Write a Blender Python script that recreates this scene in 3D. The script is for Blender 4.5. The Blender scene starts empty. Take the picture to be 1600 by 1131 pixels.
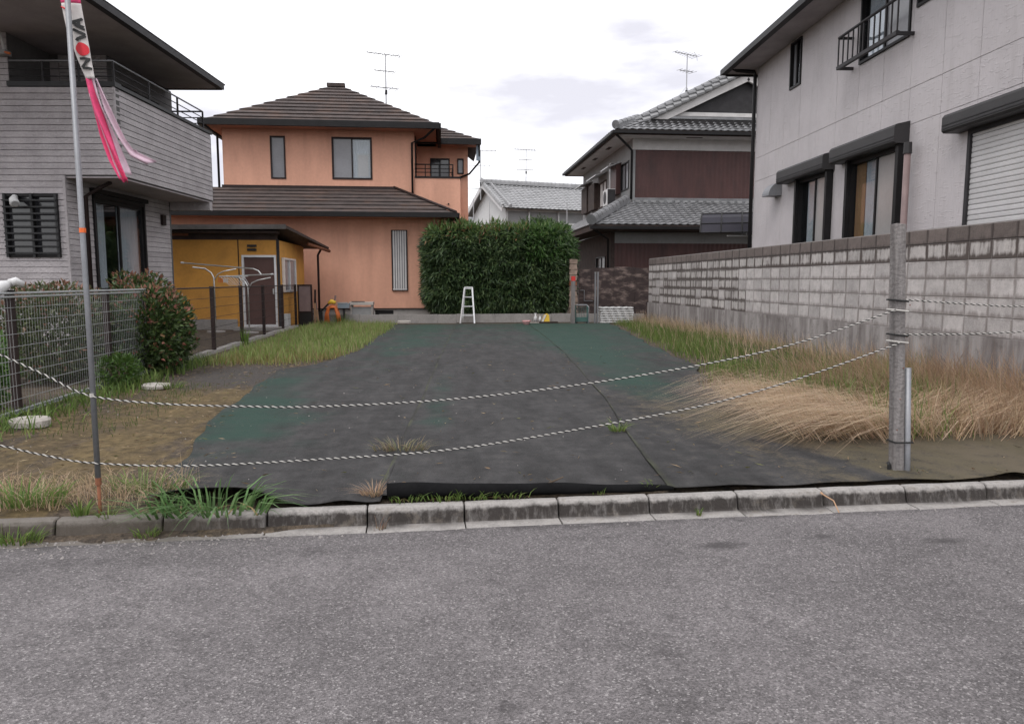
import bpy, math, random
import numpy as np
from mathutils import Vector, Matrix
R = math.radians
rnd = random.Random(11); rng = np.random.default_rng(11)
sc = bpy.context.scene
col = sc.collection

# ---------------------------------------------------------------- camera
cam = bpy.data.objects.new('camera', bpy.data.cameras.new('camera')); col.objects.link(cam)
cam.data.sensor_fit = 'HORIZONTAL'; cam.data.sensor_width = 36; cam.data.lens = 25.875
cam.data.clip_start = .05; cam.data.clip_end = 2000
cam.location = (0, 0, 1.3); cam.rotation_euler = (R(90 - 6.277), 0, R(-5.529))
sc.camera = cam
# ---------------------------------------------------------------- overcast sky
SUN_EL, SUN_AZ = R(58), R(215)
wd = bpy.data.worlds.new('World'); sc.world = wd; wd.use_nodes = True
nt = wd.node_tree; nt.nodes.clear()
def wn(t, **k):
    n = nt.nodes.new(t)
    for a, b in k.items(): setattr(n, a, b)
    return n
sky = wn('ShaderNodeTexSky', sky_type='NISHITA', sun_disc=False, sun_elevation=SUN_EL, sun_rotation=SUN_AZ)
tc = wn('ShaderNodeTexCoord'); mp = wn('ShaderNodeMapping'); mp.inputs['Scale'].default_value = (1.2, 1.2, 4.2); mp.inputs['Location'].default_value = (0, 0, -1.76)
nz = wn('ShaderNodeTexNoise'); nz.inputs['Scale'].default_value = 1.9; nz.inputs['Detail'].default_value = 6; nz.inputs['Roughness'].default_value = .55
rp = wn('ShaderNodeValToRGB')
rp.color_ramp.elements[0].position = .34; rp.color_ramp.elements[0].color = (.51, .50, .545, 1)
rp.color_ramp.elements[1].position = .60; rp.color_ramp.elements[1].color = (1.04, 1.04, 1.05, 1)
sk = wn('ShaderNodeVectorMath', operation='SCALE'); sk.inputs['Scale'].default_value = .10
mx = wn('ShaderNodeMix', data_type='RGBA'); mx.inputs[0].default_value = .93
bg = wn('ShaderNodeBackground'); bg.inputs['Strength'].default_value = 1.0
ow = wn('ShaderNodeOutputWorld')
L = nt.links.new
L(tc.outputs['Generated'], mp.inputs[0]); L(mp.outputs[0], nz.inputs['Vector']); L(nz.outputs['Fac'], rp.inputs[0])
L(sky.outputs[0], sk.inputs[0]); L(sk.outputs[0], mx.inputs[6]); L(rp.outputs[0], mx.inputs[7])
L(mx.outputs[2], bg.inputs[0]); L(bg.outputs[0], ow.inputs[0])
sun = bpy.data.objects.new('sun', bpy.data.lights.new('sun', 'SUN')); col.objects.link(sun)
sun.data.energy = .9; sun.data.angle = R(35); sun.data.color = (1, .97, .93)
sdir = Vector((math.sin(SUN_AZ) * math.cos(SUN_EL), math.cos(SUN_AZ) * math.cos(SUN_EL), math.sin(SUN_EL)))
sun.rotation_euler = sdir.to_track_quat('Z', 'Y').to_euler(); sun.location = (0, -5, 20)
vs = sc.view_settings
vs.view_transform = 'Standard'; vs.look = 'None'; vs.gamma = 1; vs.use_curve_mapping = False; vs.exposure = .80
sc.cycles.use_denoising = True; sc.cycles.max_bounces = 6; sc.cycles.transparent_max_bounces = 12
sc.cycles.caustics_reflective = False; sc.cycles.caustics_refractive = False

# ---------------------------------------------------------------- helpers
class MB:
    def __init__(s): s.v = []; s.f = []; s.mi = []
    def add(s, vs, fs):
        b = len(s.v); s.v += [tuple(p) for p in vs]; s.f += [tuple(i + b for i in f) for f in fs]; return s
    def box(s, x0, x1, y0, y1, z0, z1):
        return s.add([(x0,y0,z0),(x1,y0,z0),(x1,y1,z0),(x0,y1,z0),(x0,y0,z1),(x1,y0,z1),(x1,y1,z1),(x0,y1,z1)],
                     [(0,3,2,1),(4,5,6,7),(0,1,5,4),(1,2,6,5),(2,3,7,6),(3,0,4,7)])
    def bar(s, p, q, w, h, up=(0,0,1)):
        p = Vector(p); q = Vector(q); d = (q - p).normalized(); u = Vector(up)
        if abs(d.dot(u)) > .98: u = Vector((0,1,0))
        a = d.cross(u).normalized() * w / 2; b = a.cross(d).normalized() * h / 2
        c = [p-a-b, p+a-b, p+a+b, p-a+b, q-a-b, q+a-b, q+a+b, q-a+b]
        return s.add(c, [(0,3,2,1),(4,5,6,7),(0,1,5,4),(1,2,6,5),(2,3,7,6),(3,0,4,7)][::1])
    def tube(s, pts, r, n=8, caps=True):
        pts = [Vector(p) for p in pts]; m = len(pts)
        rs = r if isinstance(r, (list, tuple)) else [r] * m
        t0 = (pts[1] - pts[0]).normalized(); u = t0.orthogonal().normalized(); vs = []
        for i, p in enumerate(pts):
            t = (pts[min(i+1, m-1)] - pts[max(i-1, 0)]).normalized()
            u = (u - t * u.dot(t)).normalized(); w = t.cross(u)
            for k in range(n):
                a = 2 * math.pi * k / n; vs.append(p + (u * math.cos(a) + w * math.sin(a)) * rs[i])
        fs = [(i*n+k, i*n+(k+1) % n, (i+1)*n+(k+1) % n, (i+1)*n+k) for i in range(m-1) for k in range(n)]
        if caps: fs += [tuple(range(n))[::-1], tuple(range((m-1)*n, m*n))]
        return s.add(vs, fs)
    def prism(s, poly, d):                     # poly: 3d points, d: extrusion vector
        n = len(poly); d = Vector(d); P = [Vector(p) for p in poly]
        return s.add(P + [p + d for p in P], [tuple(range(n))[::-1], tuple(range(n, 2*n))] + [(i, (i+1) % n, n+(i+1) % n, n+i) for i in range(n)])
    def wall(s, u0, u1, v0, v1, t0, t1, holes=(), axis='y'):   # slab with real openings
        us = sorted({u0, u1} | {min(max(x, u0), u1) for h in holes for x in h[:2]})
        vz = sorted({v0, v1} | {min(max(x, v0), v1) for h in holes for x in h[2:]})
        P = (lambda u, t, v: (u, t, v)) if axis == 'y' else (lambda u, t, v: (t, u, v))
        def solid(i, j):
            if not (0 <= i < len(us)-1 and 0 <= j < len(vz)-1): return False
            a = (us[i]+us[i+1])/2; b = (vz[j]+vz[j+1])/2
            return not any(h[0] < a < h[1] and h[2] < b < h[3] for h in holes)
        for i in range(len(us)-1):
            for j in range(len(vz)-1):
                if not solid(i, j): continue
                a0, a1, b0, b1 = us[i], us[i+1], vz[j], vz[j+1]
                for t in (t0, t1): s.add([P(a0,t,b0),P(a1,t,b0),P(a1,t,b1),P(a0,t,b1)], [(0,1,2,3)])
                if not solid(i-1, j): s.add([P(a0,t0,b0),P(a0,t1,b0),P(a0,t1,b1),P(a0,t0,b1)], [(0,1,2,3)])
                if not solid(i+1, j): s.add([P(a1,t0,b0),P(a1,t1,b0),P(a1,t1,b1),P(a1,t0,b1)], [(0,1,2,3)])
                if not solid(i, j-1): s.add([P(a0,t0,b0),P(a1,t0,b0),P(a1,t1,b0),P(a0,t1,b0)], [(0,1,2,3)])
                if not solid(i, j+1): s.add([P(a0,t0,b1),P(a1,t0,b1),P(a1,t1,b1),P(a0,t1,b1)], [(0,1,2,3)])
        return s
    def build(s, name, mat, parent=None, smooth=False, fixn=True):
        me = bpy.data.meshes.new(name); me.from_pydata(s.v, [], s.f)
        if fixn:
            import bmesh
            bm = bmesh.new(); bm.from_mesh(me); bmesh.ops.recalc_face_normals(bm, faces=bm.faces); bm.to_mesh(me); bm.free()
        me.materials.append(M[mat] if isinstance(mat, str) else mat)
        if smooth: me.polygons.foreach_set('use_smooth', [True] * len(me.polygons))
        return link(name, me, parent)
def link(name, me, parent=None):
    o = bpy.data.objects.new(name, me); col.objects.link(o)
    if parent: o.parent = parent
    return o
def box(name, mat, parent, *b): return MB().box(*b).build(name, mat, parent)
def tag(o, label, cat=None, group=None, kind=None):
    o['label'] = label
    if cat: o['category'] = cat
    if group: o['group'] = group
    if kind: o['kind'] = kind
    return o
def thing(name, label, cat, loc=(0,0,0), rz=0, group=None):
    o = bpy.data.objects.new(name, None); col.objects.link(o); o.location = loc; o.rotation_euler = (0, 0, R(rz))
    return tag(o, label, cat, group)
def copy_tree(o, parent=None):
    c = o.copy(); col.objects.link(c); c.parent = parent
    for ch in list(o.children): copy_tree(ch, c)
    return c
def np_mesh(name, V, faces, mat, parent=None, colr=None, smooth=False):
    """V (n,3), faces: list of (k, int array (m,k))"""
    me = bpy.data.meshes.new(name); me.vertices.add(len(V)); me.vertices.foreach_set('co', V.astype(np.float32).ravel())
    nl = sum(a.size for a in faces); npo = sum(len(a) for a in faces)
    me.loops.add(nl); me.polygons.add(npo)
    me.loops.foreach_set('vertex_index', np.concatenate([a.ravel() for a in faces]).astype(np.int32))
    tot = np.concatenate([np.full(len(a), a.shape[1]) for a in faces]); st = np.concatenate([[0], np.cumsum(tot)[:-1]])
    me.polygons.foreach_set('loop_start', st.astype(np.int32))
    try: me.polygons.foreach_set('loop_total', tot.astype(np.int32))
    except Exception: pass
    if smooth: me.polygons.foreach_set('use_smooth', np.ones(npo, bool))
    if colr is not None:
        at = me.color_attributes.new('tint', 'FLOAT_COLOR', 'POINT'); at.data.foreach_set('color', colr.astype(np.float32).ravel())
    me.update(calc_edges=True); me.validate()
    me.materials.append(M[mat]); return link(name, me, parent)
def pw(a): return np.asarray(a, float)
def blades(P, h, lean, w, colr, droop=.0):
    """P (n,3) bases, h (n), lean (n,2) sideways reach as fraction of h, w width; 7 verts each"""
    n = len(P); h = np.broadcast_to(pw(h), (n,)); w = np.broadcast_to(pw(w), (n,)); lean = np.broadcast_to(pw(lean), (n, 2))
    az = rng.uniform(0, 2*np.pi, n); side = np.stack([np.cos(az), np.sin(az), np.zeros(n)], 1)
    L = np.concatenate([lean, np.zeros((n, 1))], 1)
    ts = [0, .4, .75, 1.]; V = np.zeros((n, 7, 3)); lm = np.clip(np.linalg.norm(lean, axis=1), 0, 1.6)
    for k, t in enumerate(ts):
        c = P + L * (h * t ** 1.7)[:, None]; c[:, 2] += h * (t - (.33 * lm + droop) * t * t)
        c[:, 2] = np.maximum(c[:, 2], P[:, 2] + .004 * (k > 0))
        ww = (w * (1 - t) ** .6 * .5)[:, None] if k < 3 else 0
        if k < 3: V[:, 2*k] = c - side * ww; V[:, 2*k+1] = c + side * ww
        else: V[:, 6] = c
    i = np.arange(n)[:, None] * 7
    q = np.concatenate([i + np.array([0,1,3,2]), i + np.array([2,3,5,4])]); t3 = i + np.array([4,5,6])
    C = np.concatenate([np.repeat(colr[:, None], 7, 1), np.ones((n, 7, 1))], 2).reshape(-1, 4)
    return V.reshape(-1, 3), [q, t3], C
def leaves(P, D, ln, wd, colr, fold=.25):
    """rhombic leaves at P pointing along D"""
    n = len(P); D = D / (np.linalg.norm(D, axis=1, keepdims=True) + 1e-9)
    rv = rng.normal(size=(n, 3)); S = np.cross(D, rv); S /= np.linalg.norm(S, axis=1, keepdims=True) + 1e-9; N = np.cross(S, D)
    ln = np.broadcast_to(pw(ln), (n,))[:, None]; wd = np.broadcast_to(pw(wd), (n,))[:, None]
    V = np.stack([P, P + D*ln*.42 + S*wd*.5 + N*wd*fold, P + D*ln - N*wd*fold, P + D*ln*.42 - S*wd*.5 + N*wd*fold], 1)
    i = np.arange(n)[:, None] * 4
    C = np.concatenate([np.repeat(colr[:, None], 4, 1), np.ones((n, 4, 1))], 2).reshape(-1, 4)
    return V.reshape(-1, 3), [i + np.array([0,1,2]), i + np.array([0,2,3])], C
def merge(*sets):
    Vs, Fs, Cs, off = [], [], [], 0
    for V, F, C in sets:
        Vs.append(V); Fs += [f + off for f in F]; Cs.append(C); off += len(V)
    return np.concatenate(Vs), Fs, np.concatenate(Cs)
def tints(n, *cols, jit=.18):
    c = pw(cols)[rng.integers(0, len(cols), n)]
    return np.clip(c * rng.uniform(1-jit, 1+jit, (n, 1)) * rng.uniform(.95, 1.05, (n, 3)), 0, 1)

# ---------------------------------------------------------------- materials
M = {}
def srgb(r, g, b, k=1.0):
    f = lambda c: ((c/255+.055)/1.055) ** 2.4 if c > 10 else c/255/12.92
    return (f(r)*k, f(g)*k, f(b)*k)
class N:
    def __init__(s, name):
        s.m = bpy.data.materials.new(name); s.m.use_nodes = True; s.t = s.m.node_tree; s.b = s.t.nodes['Principled BSDF']; M[name] = s.m
    def n(s, t, ins=(), **k):
        x = s.t.nodes.new(t)
        for a, b in k.items(): setattr(x, a, b)
        for a, b in dict(ins).items():
            if isinstance(b, bpy.types.NodeSocket): s.t.links.new(b, x.inputs[a])
            else: x.inputs[a].default_value = b
        return x
    def pos(s, sx=1, sy=1, sz=1, obj=False):
        o = s.n('ShaderNodeTexCoord').outputs['Object'] if obj else s.n('ShaderNodeNewGeometry').outputs['Position']
        return s.n('ShaderNodeMapping', {0: o, 'Scale': (sx, sy, sz)}).outputs[0]
    def noise(s, v, scale, detail=4, rough=.55):
        return s.n('ShaderNodeTexNoise', {'Vector': v, 'Scale': scale, 'Detail': detail, 'Roughness': rough}).outputs['Fac']
    def ramp(s, x, a, b, lo=0., hi=1.):
        return s.n('ShaderNodeMapRange', {0: x, 1: a, 2: b, 3: lo, 4: hi}, interpolation_type='SMOOTHSTEP').outputs[0]
    def math(s, op, a, b=0.): return s.n('ShaderNodeMath', {0: a, 1: b}, operation=op).outputs[0]
    def mix(s, f, a, b, blend='MIX'):
        c = lambda x: x if isinstance(x, bpy.types.NodeSocket) else (*x, 1) if len(x) == 3 else x
        return s.n('ShaderNodeMix', {0: f, 6: c(a), 7: c(b)}, data_type='RGBA', blend_type=blend).outputs[2]
    def val(s, c, v): return s.n('ShaderNodeHueSaturation', {'Value': v, 'Color': c}).outputs[0]
    def set(s, color=None, rough=None, bump=None, bs=.3, bd=.01, metal=0, spec=.5):
        L = s.t.links.new; b = s.b
        def put(k, x):
            if isinstance(x, bpy.types.NodeSocket): L(x, b.inputs[k])
            else: b.inputs[k].default_value = (*x, 1) if isinstance(x, tuple) and len(x) == 3 else x
        if color is not None: put('Base Color', color)
        if rough is not None: put('Roughness', rough)
        put('Metallic', metal); put('Specular IOR Level', spec)
        if bump is not None: L(s.n('ShaderNodeBump', {'Height': bump, 'Strength': bs, 'Distance': bd}).outputs[0], b.inputs['Normal'])
        return s.m
def simple(name, c, rough=.75, var=.15, vs=4, dirt=None, da=.5, ds=2.5, bs=.25, bsc=60, bd=.004, metal=0, rand=0, spec=.4, stretch=(1,1,1)):
    s = N(name); p = s.pos(*stretch)
    f = s.noise(p, vs, 5); g = s.noise(s.pos(), vs*9, 3)
    k = s.math('ADD', s.ramp(f, .25, .75, 1-var, 1+var), s.ramp(g, .3, .7, -var*.4, var*.4))
    if rand:
        r = s.n('ShaderNodeObjectInfo').outputs['Random']; k = s.math('MULTIPLY', k, s.ramp(r, 0, 1, 1-rand, 1+rand))
    cc = s.val((*c, 1), k)
    if dirt:
        d = s.math('MULTIPLY', s.ramp(s.noise(s.pos(*stretch), ds, 7, .65), .45, .75), da); cc = s.mix(d, cc, dirt)
    return s.set(cc, rough, s.noise(s.pos(), bsc, 3), bs, bd, metal, spec)
# --- walls and frames
simple('siding', (.41, .38, .388), .85, .12, 3, (.27,.245,.245), .35, 2, 1., 30, .02, rand=.07)
simple('siding_core', (.10, .095, .095), .9)
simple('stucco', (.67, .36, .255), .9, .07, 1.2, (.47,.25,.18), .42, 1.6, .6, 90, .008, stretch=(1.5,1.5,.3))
simple('concrete', (.33, .31, .295), .9, .18, 3, (.15,.135,.125), .5, 3, .5, 70, .008)
simple('shed_yellow', (.62, .30, .06), .65, .10, 2, (.36,.17,.045), .4, 2.2, .2, 50)
simple('brown_metal', (.028, .018, .017), .6, .2, 5, bs=.1, spec=.25)
simple('dark_trim', (.013, .012, .0125), .5, .2, 4, bs=.05, spec=.22)
simple('charcoal', (.034, .032, .034), .6, .2, 4, bs=.05, spec=.25)
simple('soffit_dark', (.36, .325, .335), .8, .1, 3, bs=.1)
simple('soffit_white', (.55, .53, .52), .8, .08, 3, (.35,.33,.32), .4, 2, bs=.1)
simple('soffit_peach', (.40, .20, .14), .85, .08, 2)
simple('shingle', (.058, .045, .042), .9, .3, 3, (.15,.08,.05), .4, 1.1, .6, 60, .01, rand=.14, stretch=(1,1,1))
simple('kawara', (.20, .20, .207), .42, .22, 2.5, (.09,.09,.088), .5, 1.6, .3, 40, .005)
simple('kawara_pale', (.30, .30, .305), .5, .15, 2.5, (.15,.15,.15), .4, 1.2, .3, 40, .005)
simple('corrugated_brown', (.075, .033, .03), .55, .18, 2.2, (.035,.02,.02), .5, 2.5, .1, 40, stretch=(1,1,.35))
simple('plaster_white', (.62, .62, .62), .85, .08, 1.5, (.4,.4,.4), .35, 1.5)
simple('plaster_grey', (.25, .25, .25), .85, .12, 1.5, (.15,.15,.15), .4, 1.5)
simple('wood_dark', (.045, .03, .026), .8, .3, 4, (.12,.08,.06), .35, 3, .3, 50)
simple('post_wood', (.20, .185, .18), .9, .25, 6, (.09,.075,.07), .6, 9, .9, 45, .012, stretch=(4,4,.35))
simple('stake_wood', (.42, .26, .16), .85, .2, 6, (.2,.12,.08), .4, 5)
simple('galv', (.25, .255, .27), .5, .12, 6, (.2,.17,.15), .25, 6, .1, 60, .002, metal=.55)
simple('silver_wire', (.34, .35, .35), .5, .1, 6, metal=.35)
simple('stainless', (.62, .62, .6), .28, .1, 6, metal=.8)
simple('alu', (.72, .72, .73), .4, .08, 6, bs=.05, metal=.35)
simple('rust', (.22, .085, .045), .9, .3, 12, (.1,.05,.03), .5, 12)
simple('white_plastic', (.60, .60, .60), .45, .06, 5, (.5,.48,.45), .3, 6, .05)
simple('grey_plastic', (.30, .30, .30), .5, .1, 5)
simple('black_plastic', (.016, .016, .017), .5, .15, 6)
simple('orange_plastic', (.60, .16, .045), .5, .12, 6)
simple('yellow_plastic', (.70, .46, .05), .5, .1, 6)
simple('blue_grey', (.20, .24, .28), .6, .12, 6)
simple('green_metal', (.06, .13, .115), .6, .15, 6)
simple('red_paint', (.55, .04, .035), .6, .1, 6)
simple('pink_plastic', (.75, .42, .42), .5, .06, 6)
simple('stone_white', (.42, .39, .36), .9, .12, 6, (.35,.31,.27), .45, 8, .6, 40, .01)
simple('stone_tan', (.24, .18, .145), .9, .2, 6, (.2,.14,.1), .5, 8, rand=.3)
simple('screen_brown', (.04, .027, .026), .8, .25, 3, (.33,.25,.22), .75, 2.3, .4, 30, stretch=(1,1,2.4))
simple('door_brown', (.10, .052, .045), .5, .1, 3)
simple('shutter_white', (.56, .545, .545), .5, .06, 2, (.5,.48,.47), .3, 1.5, .05, rand=.04)
simple('hood_grey', (.038, .036, .037), .5, .12, 3, bs=.05, spec=.3)
simple('pipe_pink', (.23, .165, .16), .6, .1, 5)
simple('curtain', (.62, .64, .68), .9, .06, 6)
simple('frosted', (.22, .22, .235), .22, .08, 2, bs=.1, bsc=120, spec=.6)
simple('blind', (.52, .50, .49), .7, .06, 3)
simple('interior_wood', (.40, .22, .10), .6, .1, 3)
simple('cloth_white', (.60, .565, .545), .85, .06, 9)
simple('cloth_pink', (.70, .075, .19), .85, .15, 14)
simple('cloth_pale', (.55, .40, .47), .85, .12, 14)
simple('ink_black', (.035, .035, .035), .8, .1, 9)
simple('ink_red', (.62, .035, .05), .8, .1, 9)
simple('rope_white', (.50, .48, .45), .85, .1, 20)
simple('rope_black', (.02, .02, .02), .85, .1, 20)
simple('orange_tape', (.80, .16, .04), .6, .1, 10)
simple('bark', (.09, .065, .045), .95, .3, 10, bs=.6, bsc=60)
simple('far_roof', (.24, .24, .25), .7, .1, 1)
simple('antenna', (.38, .38, .39), .5, .1, 5, metal=.3)
simple('canopy', (.022, .02, .03), .35, .1, 3, bs=.05, spec=.15)
simple('black_cloth', (.010, .010, .0105), .95, .2, 6, bs=.3, spec=.05)
simple('bare_steel', (.5, .5, .5), .4, .1, 4, metal=.5)
# --- glass that lets the room behind show
s = N('glass'); g = s.n('ShaderNodeBsdfGlossy', {'Roughness': .02, 'Color': (.9,.92,.95,1)}); t = s.n('ShaderNodeBsdfTransparent', {'Color': (.86,.88,.89,1)})
fr = s.n('ShaderNodeLayerWeight', {'Blend': .5}); fm = s.math('ADD', s.math('MULTIPLY', s.math('POWER', fr.outputs['Facing'], 3.), .55), .05)
mxs = s.n('ShaderNodeMixShader', {0: fm, 1: t.outputs[0], 2: g.outputs[0]}); s.t.links.new(mxs.outputs[0], s.t.nodes['Material Output'].inputs[0])
# --- leaves and grass: colour from the plant's own tint attribute
def foliage(name, rough=.5, trans=.3):
    s = N(name); a = s.n('ShaderNodeAttribute', attribute_name='tint').outputs['Color']
    s.set(a, rough, spec=.35); d = s.n('ShaderNodeBsdfTranslucent', {'Color': a})
    m = s.n('ShaderNodeMixShader', {0: trans, 1: s.b.outputs[0], 2: d.outputs[0]}); s.t.links.new(m.outputs[0], s.t.nodes['Material Output'].inputs[0])
foliage('leaf', .42, .22); foliage('blade', .6, .35)
# --- asphalt
s = N('asphalt'); p = s.pos()
vor = s.n('ShaderNodeTexVoronoi', {'Vector': p, 'Scale': 150., 'Randomness': 1.}); vcol = s.n('ShaderNodeSeparateColor', {0: vor.outputs['Color']}).outputs[0]
fine = s.noise(p, 260, 2); mid = s.noise(p, 34, 4, .75); big = s.noise(p, 1.1, 5, .65); worn = s.noise(p, 5, 6, .7)
v = s.math('ADD', s.ramp(vcol, 0, 1, .66, 1.28), s.ramp(fine, .3, .7, -.16, .16))
v = s.math('MULTIPLY', v, s.math('MULTIPLY', s.math('MULTIPLY', s.ramp(mid, .25, .75, .84, 1.15), s.ramp(worn, .3, .7, .88, 1.12)), s.ramp(big, .3, .7, .86, 1.14)))
c = s.val((.150, .138, .140, 1), v)
c = s.mix(s.ramp(vcol, .92, .96, 0, .6), c, (.37, .35, .345))                      # pale stones
rb = s.n('ShaderNodeAttribute', attribute_name='tint').outputs['Color']; rch = s.n('ShaderNodeSeparateColor', {0: rb}).outputs
bl = s.math('ADD', rch[0], s.math('ADD', s.ramp(mid, .25, .75, -.3, .3), s.ramp(worn, .3, .7, -.3, .3)))
c = s.mix(s.math('MULTIPLY', s.ramp(bl, .25, .9), .72), c, (.045, .041, .042))      # oil blots and silt by the gutter
s.set(c, .88, s.math('ADD', s.math('MULTIPLY', vor.outputs['Distance'], 2.2), fine), .6, .004, spec=.3)
# --- kerb concrete: pale top edge worn, mossy dark face
s = N('kerb_concrete'); p = s.pos(); z = s.n('ShaderNodeSeparateXYZ', {0: p}).outputs; 
sp = s.pos(1, 1, 1); n1 = s.noise(sp, 9, 7, .7); n2 = s.noise(s.pos(9, 2, 3), 3, 6, .7); n3 = s.noise(sp, 70, 4, .7)
c = s.val((.33, .31, .295, 1), s.math('ADD', s.ramp(n1, .3, .7, .72, 1.1), s.ramp(n3, .3, .7, -.12, .12)))
band = s.math('MULTIPLY', s.ramp(s.math('ADD', z[2], s.ramp(n1, .3, .7, -.012, .012)), -.012, -.04), s.ramp(z[2], -.1015, -.096))     # moss grows on the upright face
c = s.mix(s.math('MULTIPLY', band, s.ramp(n2, .25, .55, .55, 1.)), c, (.036, .030, .027))
c = s.mix(s.math('MULTIPLY', s.ramp(n1, .52, .68), .6), c, (.13, .11, .09))
c = s.mix(s.math('MULTIPLY', s.ramp(z[0], -.9, -1.7), .72), c, (.085, .07, .055))    # soil washed over the kerb's weedy end
s.set(c, .92, s.math('ADD', n3, n1), .6, .008)
# --- wall blocks: stains cling to the joints and run under the coping
def block_mat(name, base, stain, amt):
    s = N(name); ob = s.n('ShaderNodeTexCoord').outputs['Object']; x = s.n('ShaderNodeSeparateXYZ', {0: ob}).outputs
    wp = s.pos(); n1 = s.noise(wp, 7, 7, .68); n2 = s.noise(s.pos(1, 5, 1), 3.2, 6, .65); n3 = s.noise(wp, 60, 4); n4 = s.noise(wp, 1.1, 3)
    r = s.n('ShaderNodeObjectInfo').outputs['Random']
    c = s.val((*base, 1), s.math('ADD', s.math('MULTIPLY', s.ramp(r, 0, 1, .86, 1.12), s.ramp(n1, .3, .7, .84, 1.12)), s.ramp(n3, .3, .7, -.08, .08)))
    ay = s.math('ABSOLUTE', x[1]); az = x[2]
    ed = s.math('MAXIMUM', s.ramp(ay, .15, .2), s.math('MAXIMUM', s.ramp(az, -.02, -.12), s.math('MULTIPLY', s.ramp(az, .07, .118), .7)))
    st = s.math('MULTIPLY', s.ramp(s.math('ADD', s.math('ADD', s.math('MULTIPLY', ed, .42), n2), s.math('MULTIPLY', n4, .35)), .72 if amt < .95 else .62, 1.12 if amt < .95 else .98), amt)
    c = s.mix(st, c, stain)
    s.set(c, .93, s.math('ADD', n3, n1), .55, .008)
block_mat('block', (.44, .41, .40), (.17, .145, .135), .7)
block_mat('block_stained', (.43, .40, .385), (.085, .068, .062), 1.)
block_mat('block_cap', (.145, .118, .108), (.055, .045, .042), .8)
# --- retaining wall with water streaks
s = N('wall_base'); n1 = s.noise(s.pos(1, 3.2, .45), 1.6, 7, .65); n2 = s.noise(s.pos(), 6, 7, .7); n3 = s.noise(s.pos(), 60, 3)
c = s.mix(s.ramp(n1, .3, .72), (.145, .125, .12), (.36, .335, .325)); c = s.mix(s.math('MULTIPLY', s.ramp(n2, .5, .7), .6), c, (.10, .085, .08))
s.set(c, .93, s.math('ADD', n3, n2), .5, .008)
# --- cladding panel of the grey house: vertical combed relief with raised dashes
s = N('panel'); n1 = s.noise(s.pos(), 1.3, 4); n2 = s.noise(s.pos(1, 30, 2.2), 2.5, 3); br = s.noise(s.pos(1, 5, 22), 1.7, 1)
n5 = s.noise(s.pos(1, 3, .5), 1.6, 5, .6)
c = s.val((.50, .465, .472, 1), s.math('ADD', s.ramp(n1, .3, .7, .95, 1.05), s.ramp(n2, .3, .7, -.035, .035)))
c = s.mix(s.math('MULTIPLY', s.ramp(n5, .5, .75), .3), c, (.34, .31, .305))
s.set(c, .75, s.math('ADD', s.math('MULTIPLY', s.ramp(br, .60, .66), .9), n2), .55, .010)
# --- weed sheet: worn black weave with the green that is left, dust and moss from the sheet's own mask
def sheet_mat(name):
    s = N(name); a = s.n('ShaderNodeAttribute', attribute_name='tint').outputs['Color']; ch = s.n('ShaderNodeSeparateColor', {0: a}).outputs
    p = s.pos(); n1 = s.noise(p, 1.4, 7, .62); n2 = s.noise(p, 6, 7, .7); n3 = s.noise(p, 55, 4, .7); n4 = s.noise(s.pos(2.5, .5, 1), 1.5, 6, .65); w = s.noise(s.pos(1, 1, 1), 380, 1)
    c = s.val((.037, .0355, .0358, 1), s.math('ADD', s.math('MULTIPLY', s.math('MULTIPLY', s.ramp(n2, .3, .7, .72, 1.3), s.ramp(n4, .3, .7, .72, 1.3)), s.ramp(n3, .25, .75, .82, 1.2)), s.ramp(w, .3, .7, -.16, .16)))
    g = s.math('ADD', ch[0], s.ramp(n1, .3, .7, -.30, .26)); g = s.math('ADD', g, s.ramp(n3, .3, .7, -.1, .1))
    c = s.mix(s.math('MULTIPLY', s.ramp(g, .15, 1.0), .85), c, (.018, .050, .037))
    mo = s.math('ADD', ch[1], s.math('ADD', s.ramp(n2, .3, .7, -.34, .3), s.ramp(n3, .25, .75, -.3, .3)))
    c = s.mix(s.math('MULTIPLY', s.ramp(mo, .2, 1.), .85), c, s.mix(s.ramp(n1, .4, .6), (.10, .083, .05), (.115, .093, .062)))
    c = s.mix(s.math('MULTIPLY', ch[2], s.ramp(n2, .3, .6, .45, .95)), c, s.mix(s.ramp(n1, .4, .6), (.022, .022, .018), (.075, .082, .042)))
    sp = s.math('MULTIPLY', s.ramp(s.noise(p, 22, 6, .8), .68, .76), .35); c = s.mix(sp, c, (.22, .20, .18))
    s.set(c, .85, s.math('ADD', s.math('ADD', n3, w), s.math('MULTIPLY', n2, 1.5)), .4, .006, spec=.3)
sheet_mat('sheet')
s = N('soil'); a = s.n('ShaderNodeAttribute', attribute_name='tint').outputs['Color']; ch = s.n('ShaderNodeSeparateColor', {0: a}).outputs
p = s.pos(); n1 = s.noise(p, 1.7, 7, .65); n2 = s.noise(p, 8, 7, .72); n3 = s.noise(p, 60, 5, .75); n4 = s.noise(s.pos(1.8, .6, 1), 2, 6, .65)
c = s.mix(s.ramp(n2, .3, .7), (.048, .040, .035), (.12, .092, .066)); c = s.val(c, s.math('MULTIPLY', s.ramp(n3, .25, .75, .6, 1.4), s.ramp(s.noise(p, 22, 6, .75), .3, .7, .6, 1.4)))
mo = s.math('ADD', ch[1], s.math('ADD', s.ramp(n4, .32, .68, -.6, .5), s.ramp(n3, .25, .75, -.3, .3)))
c = s.mix(s.math('MULTIPLY', s.ramp(mo, .25, .95), .85), c, s.val(s.mix(s.ramp(n1, .35, .65), (.140, .102, .050), (.100, .074, .042)), s.math('MULTIPLY', s.ramp(s.noise(p, 17, 6, .75), .3, .7, .65, 1.35), s.ramp(n2, .3, .7, .75, 1.25))))
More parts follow.
